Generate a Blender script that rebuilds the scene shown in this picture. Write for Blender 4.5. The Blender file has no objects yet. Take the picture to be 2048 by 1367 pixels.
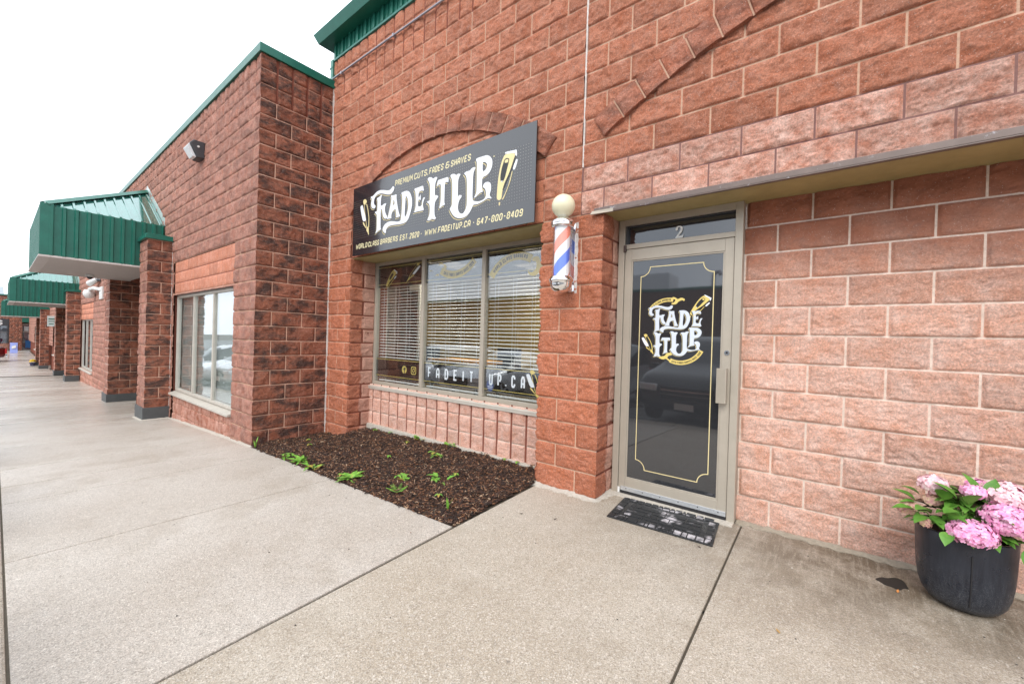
import bpy, bmesh, math, random
import numpy as np
from mathutils import Vector, Matrix
from mathutils.geometry import tessellate_polygon
random.seed(7)
D = bpy.data; S = bpy.context.scene; COL = S.collection
R = math.radians
# ---------------------------------------------------------------- camera
yaw, pitch, roll = .66795, -.00543, -.02945
cam = D.cameras.new('camera'); co = D.objects.new('camera', cam); COL.objects.link(co)
cam.sensor_width = 36; cam.lens = 815.96/2048*36; cam.clip_start = .05; cam.clip_end = 2000
fw = Vector((-math.sin(yaw), math.cos(yaw), 0)); rt = Vector((math.cos(yaw), math.sin(yaw), 0)); up = Vector((0, 0, 1))
f2 = fw*math.cos(pitch)+up*math.sin(pitch); u2 = up*math.cos(pitch)-fw*math.sin(pitch)
ri = rt*math.cos(roll)-u2*math.sin(roll); ui = rt*math.sin(roll)+u2*math.cos(roll)
M = Matrix((ri, ui, -f2)).transposed().to_4x4(); M.translation = Vector((2.12856, -3.10798, 1.31229))
co.matrix_world = M; S.camera = co
# ---------------------------------------------------------------- sky and sun (overcast)
SUN_EL, SUN_ROT = 44, 163
W = D.worlds.new('World'); S.world = W; W.use_nodes = True
nt = W.node_tree; nt.nodes.clear()
o_ = nt.nodes.new('ShaderNodeOutputWorld'); b_ = nt.nodes.new('ShaderNodeBackground')
sky = nt.nodes.new('ShaderNodeTexSky'); sky.sky_type = 'NISHITA'; sky.sun_disc = False
sky.sun_elevation = R(SUN_EL); sky.sun_rotation = R(SUN_ROT); sky.dust_density = 4
hs = nt.nodes.new('ShaderNodeHueSaturation'); hs.inputs['Saturation'].default_value = .25
mx = nt.nodes.new('ShaderNodeMixRGB'); mx.inputs[0].default_value = .75
tcw = nt.nodes.new('ShaderNodeTexCoord'); nzw = nt.nodes.new('ShaderNodeTexNoise'); nzw.inputs['Scale'].default_value = 2.2; nzw.inputs['Detail'].default_value = 5
rw = nt.nodes.new('ShaderNodeValToRGB'); rw.color_ramp.elements[0].position = .3; rw.color_ramp.elements[1].position = .75
rw.color_ramp.elements[0].color = (13.5, 14.8, 16.6, 1); rw.color_ramp.elements[1].color = (21.5, 22.3, 23.5, 1)
nt.links.new(tcw.outputs['Generated'], nzw.inputs['Vector']); nt.links.new(nzw.outputs['Fac'], rw.inputs[0])
nt.links.new(sky.outputs[0], hs.inputs['Color']); nt.links.new(hs.outputs[0], mx.inputs[1]); nt.links.new(rw.outputs[0], mx.inputs[2])
nt.links.new(mx.outputs[0], b_.inputs[0]); b_.inputs[1].default_value = .1; nt.links.new(b_.outputs[0], o_.inputs[0])
sl = D.lights.new('sun', 'SUN'); sl.energy = 1.5; sl.angle = R(30); sl.color = (1, .96, .9)
so = D.objects.new('sun', sl); COL.objects.link(so)
_a = R(SUN_ROT); sd = Vector((math.sin(_a)*math.cos(R(SUN_EL)), math.cos(_a)*math.cos(R(SUN_EL)), math.sin(R(SUN_EL))))
so.rotation_euler = sd.to_track_quat('Z', 'Y').to_euler(); so.location = sd*30
S.view_settings.view_transform = 'Standard'; S.view_settings.look = 'None'; S.view_settings.exposure = .32; S.view_settings.gamma = 1
S.render.engine = 'CYCLES'

# ---------------------------------------------------------------- helpers
def meta(o, label=None, cat=None, group=None, kind=None):
    for k, v in (('label', label), ('category', cat), ('group', group), ('kind', kind)):
        if v: o[k] = v
    return o
def thing(name, label, cat, loc=(0, 0, 0), group=None):
    o = D.objects.new(name, None); COL.objects.link(o); o.location = loc; o.empty_display_size = .1
    return meta(o, label, cat, group)
def abs_loc(o):
    v = Vector(o.location)
    while o.parent: o = o.parent; v += Vector(o.location)
    return v
def link(name, me, mats, parent=None, bevel=0, smooth=False):
    o = D.objects.new(name, me); COL.objects.link(o)
    for m in (mats if isinstance(mats, (list, tuple)) else [mats]): me.materials.append(m)
    if parent is not None: o.parent = parent; o.location = -abs_loc(parent)
    if bevel:
        b = o.modifiers.new('b', 'BEVEL'); b.width = bevel; b.segments = 2; b.limit_method = 'ANGLE'; b.harden_normals = False
    if smooth:
        me.polygons.foreach_set('use_smooth', [True]*len(me.polygons))
    return o
class MB:
    """collects shapes, world coordinates"""
    def __init__(s): s.v = []; s.f = []; s.m = []
    def add(s, vs, fs, m=0):
        n = len(s.v); s.v += [tuple(v) for v in vs]; s.f += [tuple(n+i for i in f) for f in fs]; s.m += [m]*len(fs); return s
    def box(s, x0, x1, y0, y1, z0, z1, m=0):
        if x0 > x1: x0, x1 = x1, x0
        if y0 > y1: y0, y1 = y1, y0
        return s.add([(x0,y0,z0),(x1,y0,z0),(x1,y1,z0),(x0,y1,z0),(x0,y0,z1),(x1,y0,z1),(x1,y1,z1),(x0,y1,z1)],
              [(0,3,2,1),(4,5,6,7),(0,1,5,4),(1,2,6,5),(2,3,7,6),(3,0,4,7)], m)
    def obox(s, c, ax, ay, az, m=0):
        c = Vector(c); ax = Vector(ax); ay = Vector(ay); az = Vector(az)
        P = [c+ax*i+ay*j+az*k for k in (-1,1) for (i,j) in ((-1,-1),(1,-1),(1,1),(-1,1))]
        return s.add(P, [(0,3,2,1),(4,5,6,7),(0,1,5,4),(1,2,6,5),(2,3,7,6),(3,0,4,7)], m)
    def quad(s, a, b, c, d, m=0): return s.add([a,b,c,d], [(0,1,2,3)], m)
    def prism(s, poly, d, m=0):
        """poly: list of 3D points, extruded by vector d"""
        n = len(poly); P = [Vector(p) for p in poly]; d = Vector(d)
        s.add(P+[p+d for p in P], [tuple(range(n))[::-1], tuple(range(n, 2*n))]+[(i,(i+1)%n,n+(i+1)%n,n+i) for i in range(n)], m); return s
    def tube(s, pts, r, seg=10, m=0, caps=True):
        pts = [Vector(p) for p in pts]; rs = r if isinstance(r, (list, tuple)) else [r]*len(pts)
        n0 = len(s.v); ref = None; V = []
        for i, p in enumerate(pts):
            t = (pts[min(i+1, len(pts)-1)]-pts[max(i-1, 0)]).normalized()
            if ref is None: ref = Vector((0,0,1)) if abs(t.z) < .9 else Vector((1,0,0))
            a = (ref-t*ref.dot(t)).normalized(); b = t.cross(a); ref = a
            V += [p+(a*math.cos(k*math.tau/seg)+b*math.sin(k*math.tau/seg))*rs[i] for k in range(seg)]
        F = [(i*seg+k, i*seg+(k+1)%seg, (i+1)*seg+(k+1)%seg, (i+1)*seg+k) for i in range(len(pts)-1) for k in range(seg)]
        if caps: F += [tuple(range(seg))[::-1], tuple((len(pts)-1)*seg+k for k in range(seg))]
        return s.add(V, F, m)
    def lathe(s, prof, c, seg=32, m=0):
        c = Vector(c); V = []; n = len(prof)
        for (r, z) in prof: V += [c+Vector((r*math.cos(k*math.tau/seg), r*math.sin(k*math.tau/seg), z)) for k in range(seg)]
        F = [(i*seg+k, i*seg+(k+1)%seg, (i+1)*seg+(k+1)%seg, (i+1)*seg+k) for i in range(n-1) for k in range(seg)]
        return s.add(V, F, m)
    def build(s, name, mats, parent=None, bevel=0, smooth=False):
        me = D.meshes.new(name); me.from_pydata(s.v, [], s.f)
        if any(s.m): me.polygons.foreach_set('material_index', s.m)
        me.update()
        return link(name, me, mats, parent, bevel, smooth)

# ---------------------------------------------------------------- materials
def mat(name, col, rough=.6, metal=0, spec=.5, emit=None, es=1, coat=0):
    m = D.materials.new(name); m.use_nodes = True; b = m.node_tree.nodes['Principled BSDF']
    b.inputs['Base Color'].default_value = (*col, 1); b.inputs['Roughness'].default_value = rough
    b.inputs['Metallic'].default_value = metal; b.inputs['Specular IOR Level'].default_value = spec
    if coat: b.inputs['Coat Weight'].default_value = coat; b.inputs['Coat Roughness'].default_value = .03
    if emit: b.inputs['Emission Color'].default_value = (*emit, 1); b.inputs['Emission Strength'].default_value = es
    return m
class NT:
    def __init__(s, m): s.m = m; s.t = m.node_tree; s.b = s.t.nodes['Principled BSDF']
    def n(s, typ, **kw):
        x = s.t.nodes.new(typ)
        for k, v in kw.items():
            if k in x.inputs: x.inputs[k].default_value = v
            else: setattr(x, k, v)
        return x
    def l(s, a, b): s.t.links.new(a, b)
    def pos(s):
        return s.n('ShaderNodeNewGeometry').outputs['Position']
    def noise(s, vec, scale, detail=4, rough=.6, dist=0):
        x = s.n('ShaderNodeTexNoise'); x.inputs['Scale'].default_value = scale; x.inputs['Detail'].default_value = detail
        x.inputs['Roughness'].default_value = rough; x.inputs['Distortion'].default_value = dist
        s.l(vec, x.inputs['Vector']); return x.outputs['Fac']
    def ramp(s, fac, stops, interp='LINEAR'):
        x = s.n('ShaderNodeValToRGB'); cr = x.color_ramp; cr.interpolation = interp
        while len(cr.elements) < len(stops): cr.elements.new(.5)
        for e, (p, c) in zip(cr.elements, stops):
            if isinstance(c, (int, float)): c = (c, c, c)
            e.position = p; e.color = (*c, 1)
        s.l(fac, x.inputs[0]); return x.outputs[0]
    def mix(s, fac, a, b, mode='MIX'):
        x = s.n('ShaderNodeMixRGB'); x.blend_type = mode
        for i, v in ((0, fac), (1, a), (2, b)):
            if isinstance(v, (int, float)): x.inputs[i].default_value = v
            elif isinstance(v, tuple): x.inputs[i].default_value = (*v, 1)
            else: s.l(v, x.inputs[i])
        return x.outputs[0]
    def math(s, op, a, b=0, clamp=False):
        x = s.n('ShaderNodeMath'); x.operation = op; x.use_clamp = clamp
        for i, v in ((0, a), (1, b)):
            if isinstance(v, (int, float)): x.inputs[i].default_value = v
            else: s.l(v, x.inputs[i])
        return x.outputs[0]
    def sep(s, v):
        x = s.n('ShaderNodeSeparateXYZ'); s.l(v, x.inputs[0]); return x.outputs
    def bump(s, h, strength=.5, dist=.01, prev=None):
        x = s.n('ShaderNodeBump'); x.inputs['Strength'].default_value = strength; x.inputs['Distance'].default_value = dist
        s.l(h, x.inputs['Height'])
        if prev is not None: s.l(prev, x.inputs['Normal'])
        return x.outputs[0]
K0 = (0,0,0); K1 = (1,1,1)
def stone_mat(name, c1, c2, speck=(.75,.62,.55), stain=0, pinkmask=None, pink=(.62,.34,.26), wet=None, lichen=0):
    m = mat(name, c1, .85, spec=.3); t = NT(m); p = t.pos()
    n1 = t.noise(p, 9, 5, .65); c = t.mix(t.ramp(n1, [(.35, K0), (.68, K1)]), c1, c2)
    n2 = t.noise(p, 55, 4, .7); nf = t.noise(p, 95, 6, .8); c = t.mix(1, c, t.ramp(nf, [(.28, (.50,)*3), (.5, (.98,)*3), (.72, (1.5,)*3)]), 'MULTIPLY')
    at = t.n('ShaderNodeAttribute'); at.attribute_name = 'tint'
    g = t.math('ADD', t.math('MULTIPLY', at.outputs['Fac'], .22), .89)
    gx = t.n('ShaderNodeCombineXYZ'); [t.l(g, gx.inputs[i]) for i in range(3)]
    c = t.mix(1, c, gx.outputs[0], 'MULTIPLY')
    if pinkmask:
        ax, lo, hi, sgn = pinkmask
        s_ = t.sep(p)[ax]; w = t.math('MULTIPLY', t.math('SUBTRACT', t.noise(p, 3.2, 3, .6), .5), .16)
        v = t.math('ADD', s_, w); mr = t.n('ShaderNodeMapRange'); mr.inputs['From Min'].default_value = lo; mr.inputs['From Max'].default_value = hi
        t.l(v, mr.inputs['Value']); k = mr.outputs[0]
        if sgn < 0: k = t.math('SUBTRACT', 1, k)
        c = t.mix(k, c, t.mix(t.ramp(n2, [(.3, K0), (.7, K1)]), tuple(x*.72 for x in pink), pink))
    if wet:  # darker towards the top: weathered colour with painted shade under the lintel
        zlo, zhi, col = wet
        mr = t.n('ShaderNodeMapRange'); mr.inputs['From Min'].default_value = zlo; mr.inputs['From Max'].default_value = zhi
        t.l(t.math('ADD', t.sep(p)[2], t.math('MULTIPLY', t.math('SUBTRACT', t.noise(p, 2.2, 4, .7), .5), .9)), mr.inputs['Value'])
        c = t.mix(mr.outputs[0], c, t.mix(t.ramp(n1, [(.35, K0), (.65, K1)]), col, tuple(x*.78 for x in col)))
    if stain:
        mp = t.n('ShaderNodeMapping'); mp.inputs['Scale'].default_value = (1, 1, 1.9); t.l(p, mp.inputs[0])
        sn = t.noise(mp.outputs[0], 4.2, 7, .66); c = t.mix(t.ramp(sn, [(.44, K0), (.52, (stain*.5,)*3), (.60, (stain,)*3)]), c, (.050, .038, .035))
    if lichen:
        ln = t.noise(p, 24, 6, .75); lm = t.math('MULTIPLY', t.ramp(ln, [(.5, K0), (.68, K1)]), t.ramp(t.noise(p, 2.3, 3), [(.42, K0), (.6, (lichen,)*3)]))
        c = t.mix(lm, c, (.24, .2, .2))
    sp = t.n('ShaderNodeTexVoronoi'); sp.inputs['Scale'].default_value = 95; t.l(p, sp.inputs['Vector'])
    sm = t.math('MULTIPLY', t.ramp(sp.outputs['Distance'], [(.12, K1), (.3, K0)]), t.ramp(t.noise(p, 60, 2), [(.5, K0), (.62, (.75,)*3)]))
    c = t.mix(sm, c, speck)
    t.l(c, t.b.inputs['Base Color'])
    nb = t.noise(p, 48, 8, .78, .4); nb2 = t.noise(p, 210, 3, .8)
    b = t.bump(nb, .95, .024); b = t.bump(nb2, .6, .005, b); t.l(b, t.b.inputs['Normal'])
    return m
def mortar_mat(name, c):
    m = mat(name, c, .9, spec=.2); t = NT(m); p = t.pos()
    n = t.noise(p, 40, 5, .7); t.l(t.mix(t.ramp(n, [(.3, K0), (.7, K1)]), tuple(x*.78 for x in c), tuple(min(1, x*1.12) for x in c)), t.b.inputs['Base Color'])
    t.l(t.bump(n, .5, .004), t.b.inputs['Normal']); return m
def metal_mat(name, c, rough=.45, metal=.0, var=.12, wear=None, brush=False, bscale=30):
    m = mat(name, c, rough, metal); t = NT(m); p = t.pos(); n = t.noise(p, 6, 5, .7)
    cc = t.mix(t.ramp(n, [(.3, K0), (.7, K1)]), tuple(x*(1-var) for x in c), tuple(min(1, x*(1+var)) for x in c))
    if wear: cc = t.mix(t.ramp(t.noise(p, bscale, 5, .75), [(.6, K0), (.68, K1)]), cc, wear)
    t.l(cc, t.b.inputs['Base Color'])
    r = t.n('ShaderNodeMapRange'); r.inputs['To Min'].default_value = max(.05, rough-.12); r.inputs['To Max'].default_value = rough+.15
    t.l(t.noise(p, 25, 4, .7), r.inputs['Value']); t.l(r.outputs[0], t.b.inputs['Roughness']); return m

ST_UP = stone_mat('stone_upper', (.49,.168,.09), (.58,.26,.17), lichen=.35)
ST_PIER = stone_mat('stone_pier', (.49,.16,.08), (.56,.22,.135))
ST_BAND = stone_mat('stone_band', (.60,.26,.175), (.80,.52,.43))
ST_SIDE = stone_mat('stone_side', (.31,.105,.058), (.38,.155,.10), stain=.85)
ST_LEFT = stone_mat('stone_left', (.42,.175,.12), (.52,.28,.22), stain=.34, lichen=.3)  # paler than the side stone: sky sheen and haze put into the colour
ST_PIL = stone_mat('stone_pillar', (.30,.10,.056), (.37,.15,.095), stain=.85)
ST_RIGHT = stone_mat('stone_right', (.78,.415,.295), (.87,.59,.49), wet=(1.45, 2.25, (.52,.20,.12)), lichen=.35)  # upper rows take the weathered tone, lintel shade included in the colour
ST_PINK = stone_mat('stone_pink', (.70,.37,.27), (.82,.55,.46))
ST_SLOTL = stone_mat('stone_slots_old', (.38,.14,.085), (.62,.36,.29))
ST_RET = stone_mat('stone_return', (.42,.14,.075), (.50,.20,.125), pinkmask=(1, .17, .20, 1), pink=(.66,.36,.27))
ST_ARCH = stone_mat('stone_arch', (.44,.15,.085), (.53,.24,.165), stain=.45)
SMOOTH = stone_mat('smooth_terracotta', (.56,.19,.10), (.64,.26,.16), speck=(.6,.3,.2))
SMOOTHP = stone_mat('smooth_pale_terracotta', (.62,.235,.14), (.70,.33,.235), speck=(.6,.3,.2))
MO = mortar_mat('mortar', (.54,.345,.245)); MO_PALE = mortar_mat('mortar_pale', (.68,.55,.465)); MO_BROWN = mortar_mat('mortar_brown', (.22,.12,.105))
MO_DARK = mortar_mat('mortar_dark', (.48,.28,.20)); GROOVE = mortar_mat('groove', (.22,.075,.05)); MO_TAN = mortar_mat('mortar_tan', (.66,.42,.31))
SEAL = mortar_mat('sealant', (.66,.61,.57))
CEM = mortar_mat('cement', (.50,.46,.40))
TRIM = metal_mat('taupe_trim', (.42,.375,.31), .42, .2, .06)
TRIM_D = metal_mat('taupe_shade_trim', (.17,.15,.125), .45, .2, .06)
SILLM = metal_mat('sill_metal', (.52,.48,.42), .45, .15, .08)
SOFF = metal_mat('soffit_tan', (.36,.29,.13), .5, 0, .12)
LINT = metal_mat('lintel_steel', (.16,.12,.105), .42, .15, .15, wear=(.36,.34,.36), bscale=14)
GREEN = metal_mat('green_metal', (.012,.135,.095), .33, .1, .14)
GREEN_L = metal_mat('pale_green_metal', (.05,.20,.16), .3, .2, .1)
WHITE_S = metal_mat('white_soffit', (.55,.50,.47), .5, 0, .05)
DKBASE = metal_mat('grey_base', (.075,.08,.082), .55, 0, .15)
BLACK = mat('black_plastic', (.02,.02,.023), .4); DARKG = mat('dark_grey', (.05,.05,.055), .45)
CHROME = mat('chrome', (.85,.86,.88), .06, 1); ALU = metal_mat('aluminium', (.62,.64,.66), .3, .6, .06)
GALV = metal_mat('galvanised', (.38,.38,.42), .4, .7, .12)
WHITE = mat('white_plastic', (.72,.72,.70), .35)
def glass_mat(name, tint=(.75,.8,.8), refl=.10, dark=0, dcol=(.02,.022,.025)):
    m = D.materials.new(name); m.use_nodes = True; t = m.node_tree; t.nodes.clear()
    o = t.nodes.new('ShaderNodeOutputMaterial'); g = t.nodes.new('ShaderNodeBsdfGlossy'); g.inputs['Roughness'].default_value = .03 if dark > .9 else .012
    g.inputs['Color'].default_value = (.95,.97,1,1)
    tr = t.nodes.new('ShaderNodeBsdfTransparent'); tr.inputs[0].default_value = (*tint, 1)
    lw = t.nodes.new('ShaderNodeLayerWeight'); lw.inputs['Blend'].default_value = .5
    fr = t.nodes.new('ShaderNodeMath'); fr.operation = 'POWER'; fr.inputs[1].default_value = 4.2; t.links.new(lw.outputs['Facing'], fr.inputs[0])
    ma = t.nodes.new('ShaderNodeMath'); ma.operation = 'MULTIPLY_ADD'; ma.inputs[1].default_value = .95; ma.inputs[2].default_value = .045+refl
    ma.use_clamp = True
    t.links.new(fr.outputs[0], ma.inputs[0])
    base = tr
    if dark:
        df = t.nodes.new('ShaderNodeBsdfDiffuse'); df.inputs[0].default_value = (*dcol, 1)
        m2 = t.nodes.new('ShaderNodeMixShader'); m2.inputs[0].default_value = dark
        t.links.new(tr.outputs[0], m2.inputs[1]); t.links.new(df.outputs[0], m2.inputs[2]); base = m2
    nz = t.nodes.new('ShaderNodeTexNoise'); nz.inputs['Scale'].default_value = 1.6; nz.inputs['Detail'].default_value = 1
    gp = t.nodes.new('ShaderNodeNewGeometry'); t.links.new(gp.outputs['Position'], nz.inputs['Vector'])
    bp = t.nodes.new('ShaderNodeBump'); bp.inputs['Strength'].default_value = .12; bp.inputs['Distance'].default_value = .01
    t.links.new(nz.outputs[0], bp.inputs['Height']); t.links.new(bp.outputs[0], g.inputs['Normal'])
    mx = t.nodes.new('ShaderNodeMixShader'); t.links.new(ma.outputs[0], mx.inputs[0])
    t.links.new(base.outputs[0], mx.inputs[1]); t.links.new(g.outputs[0], mx.inputs[2]); t.links.new(mx.outputs[0], o.inputs[0])
    return m
GLASS = glass_mat('window_glass', (.93,.95,.95), refl=.05)
GLASS_DOOR = glass_mat('door_glass', (.3,.32,.34), .06, dark=.93, dcol=(.028,.029,.032))
GLASS_GREY = glass_mat('grey_glass', (.93,.96,.95), .05)
VINYL = glass_mat('smoked_vinyl', (.5,.48,.47), 0.0, dark=.72, dcol=(.035,.03,.028))
GOLD = mat('gold_vinyl', (.72,.56,.17), .45); GOLD_P = mat('pale_gold_vinyl', (.74,.62,.32), .45); CREAM = mat('cream_lettering', (.78,.70,.42), .5)
WVIN = mat('white_vinyl', (.78,.80,.84), .4); DVIN = mat('dark_vinyl', (.015,.015,.017), .35)

# ---------------------------------------------------------------- ground profile
GX = [-140, -62, -41, -37, -26.4, -21.6, -8, -3.9, 0, 0.01, 60]; GZ = [-1.2, -1.2, -1.4, -1.4, -.97, -.86, -.4, -.2, 0, 0, 0]
def zg(x): return float(np.interp(x, GX, GZ))

# ---------------------------------------------------------------- numpy noise
def _h(i, j, k, s):
    n = (i*374761393 + j*668265263 + k*2147483647 + s*1274126177) & 0xffffffff
    n = ((n ^ (n >> 13))*1274126177) & 0xffffffff
    n = ((n ^ (n >> 16))*2246822519) & 0xffffffff
    return ((n ^ (n >> 15)) & 0xffffff)/float(0xffffff)
def vnoise(P, sc, s=0):
    q = P/sc; f = np.floor(q); i = f.astype(np.int64); t = q-f; t = t*t*(3-2*t); r = 0
    for a in (0, 1):
        for b in (0, 1):
            for c in (0, 1):
                w = (t[...,0] if a else 1-t[...,0])*(t[...,1] if b else 1-t[...,1])*(t[...,2] if c else 1-t[...,2])
                r = r + w*_h(i[...,0]+a, i[...,1]+b, i[...,2]+c, s)
    return r-.5
J = .0056    # half joint
def lines(a, b, step, fine, cell):
    """grid coordinates between a and b with detail at every multiple of step (list fine gives joint positions)"""
    L = {round(a, 5), round(b, 5)}
    for g in fine:
        for d in (-J-.007, -J, J, J+.007):
            if a < g+d < b: L.add(round(g+d, 5))
    L = sorted(L); out = []
    for p, q in zip(L, L[1:]):
        n = max(1, int(round((q-p)/cell))); out += [p+(q-p)*k/n for k in range(n)]
    return np.array(out+[L[-1]])
def stone_wall(name, plane, u0, u1, z0, z1, mats, parent, joff=0., zoff=0., bond='run', unit=.4, cell=.013, holes=(), corner=(None, None), amp=1., slot=.0085, seed=0, smooth_face=False):
    """plane=(origin, udir, ndir); joff: position of a vertical joint in even courses. bond: run / stack"""
    org, ud, nd = (np.array(v, float) for v in plane)
    step = unit/2 if bond == 'run' else unit
    k0 = int(math.floor((u0-joff)/step))-1; k1 = int(math.ceil((u1-joff)/step))+1
    ju = [joff+k*step for k in range(k0, k1+1)]
    j0 = int(math.floor((z0-zoff)/.2))-1; j1 = int(math.ceil((z1-zoff)/.2))+1
    jz = [zoff+.2*j for j in range(j0, j1+1)]
    extra = [h[i] for h in holes for i in (0, 1)]; extraz = [h[i] for h in holes for i in (2, 3)]
    U = lines(u0, u1, step, ju, cell); Z = lines(z0, z1, .2, jz, cell)
    U = np.unique(np.round(np.concatenate([U, [e for e in extra if u0 < e < u1]]), 5)); Z = np.unique(np.round(np.concatenate([Z, [e for e in extraz if z0 < e < z1]]), 5))
    UU, ZZ = np.meshgrid(U, Z); P = org+UU[...,None]*ud; P[...,2] += ZZ
    rowi = np.floor((ZZ-zoff)/.2+1e-6).astype(int)
    dz = np.abs(((ZZ-zoff)+.1) % .2-.1)
    if bond == 'run':
        sh = joff+(rowi % 2)*step; du = np.abs(((UU-sh)+unit/2) % unit-unit/2); colk = np.floor((UU-sh)/unit)
    else:
        du = np.abs(((UU-joff)+unit/2) % unit-unit/2); colk = np.floor((UU-joff)/unit)
    if corner[0] is not None: du = np.where(UU < u0+.02, .1, du)
    if corner[1] is not None: du = np.where(UU > u1-.02, .1, du)
    sj = slot
    m = np.clip((np.minimum(dz, du*J/sj)-J)/.010, 0, 1); m = m*m*(3-2*m)
    n = vnoise(P, .12, seed)*.018+vnoise(P, .05, seed+1)*.010-np.abs(vnoise(P*np.array((1,1,1.5)), .042, seed+4))*.026+.006-np.abs(vnoise(P, .02, seed+5))*.012+vnoise(P, .011, seed+3)*.006
    if smooth_face: n = n*0
    groove = (du < sj+.002) if bond == 'stack' and not smooth_face else np.zeros(du.shape, bool)
    blk = _h(colk.astype(np.int64)+500, rowi.astype(np.int64)+500, 0*rowi.astype(np.int64), 3+seed)
    d = (-.006)*(1-m)+m*(.008+n*amp+(blk-.5)*.005)
    d = np.where(groove, -.012, d)
    if smooth_face: d = (-.006)*(1-m)+m*.002
    P = P+d[...,None]*nd
    for e, cd in ((0, corner[0]), (-1, corner[1])):
        if cd is not None: P[:, e] += d[:, e, None]*np.array(cd, float)
    nz, nu = UU.shape; idx = np.arange(nz*nu).reshape(nz, nu)
    uc = (U[:-1]+U[1:])/2; zc = (Z[:-1]+Z[1:])/2; UC, ZC = np.meshgrid(uc, zc)
    keep = np.ones(UC.shape, bool)
    for h in holes: keep &= ~((UC > h[0]) & (UC < h[1]) & (ZC > h[2]) & (ZC < h[3]))
    a, b, c, dd = idx[:-1,:-1], idx[:-1,1:], idx[1:,1:], idx[1:,:-1]
    flip = np.dot(np.cross(ud, [0,0,1]), nd) < 0
    F = np.stack([a, dd, c, b] if flip else [a, b, c, dd], -1)[keep]
    rc = np.floor((ZC-zoff)/.2+1e-6).astype(int); dzc = np.abs(((ZC-zoff)+.1) % .2-.1)
    if bond == 'run':
        shc = joff+(rc % 2)*step; duc = np.abs(((UC-shc)+unit/2) % unit-unit/2); ck = np.floor((UC-shc)/unit)
    else:
        duc = np.abs(((UC-joff)+unit/2) % unit-unit/2); ck = np.floor((UC-joff)/unit)
    if corner[0] is not None: duc = np.where(UC < u0+.02, .1, duc)
    if corner[1] is not None: duc = np.where(UC > u1-.02, .1, duc)
    mi = np.where(dzc < J, 1, 0); mi = np.where(duc < sj, (2 if len(mats) > 2 else 1), mi)[keep].astype(np.int32)
    tint = (_h(ck.astype(np.int64)+900, rc.astype(np.int64)+900, 0*rc.astype(np.int64), 11+seed))[keep]
    me = D.meshes.new(name); V = P.reshape(-1, 3)
    me.vertices.add(len(V)); me.vertices.foreach_set('co', V.astype(np.float32).ravel())
    nf = len(F); me.loops.add(nf*4); me.polygons.add(nf)
    me.loops.foreach_set('vertex_index', F.astype(np.int32).ravel())
    me.polygons.foreach_set('loop_start', np.arange(0, nf*4, 4, dtype=np.int32)); me.polygons.foreach_set('loop_total', np.full(nf, 4, np.int32))
    me.polygons.foreach_set('material_index', mi); me.polygons.foreach_set('use_smooth', np.ones(nf, bool))
    me.update(calc_edges=True)
    at = me.attributes.new('tint', 'FLOAT', 'FACE'); at.data.foreach_set('value', tint.astype(np.float32))
    return link(name, me, list(mats), parent)
def FY(y): return ((0, y, 0), (1, 0, 0), (0, -1, 0))      # wall facing -y, u = x
def FX(x, s=1): return ((x, 0, 0), (0, 1, 0), (s, 0, 0))   # wall facing +x (s=1), u = y

# ---------------------------------------------------------------- flat artwork helpers
def chaikin(P, k=1, c=.22):
    for _ in range(k):
        Q = []
        for i in range(len(P)):
            a, b = P[i], P[(i+1) % len(P)]
            Q += [(a[0]*(1-c)+b[0]*c, a[1]*(1-c)+b[1]*c), (a[0]*c+b[0]*(1-c), a[1]*c+b[1]*(1-c))]
        P = Q
    return P
def flat(mb, loops, y, m=0):
    """filled polygon (x,z) with holes on a plane facing -y; one sheet"""
    L = [[Vector((p[0], p[1], 0)) for p in lp] for lp in loops]
    tri = tessellate_polygon(L); pts = [p for lp in loops for p in lp]
    V = [(p[0], y, p[1]) for p in pts]; F = []
    for t in tri:
        a, b, c = (pts[i] for i in t)
        ar = (b[0]-a[0])*(c[1]-a[1])-(c[0]-a[0])*(b[1]-a[1])
        if abs(ar) < 1e-12: continue
        F.append(tuple(t) if ar > 0 else tuple(t)[::-1])
    mb.add(V, F, m)
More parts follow.
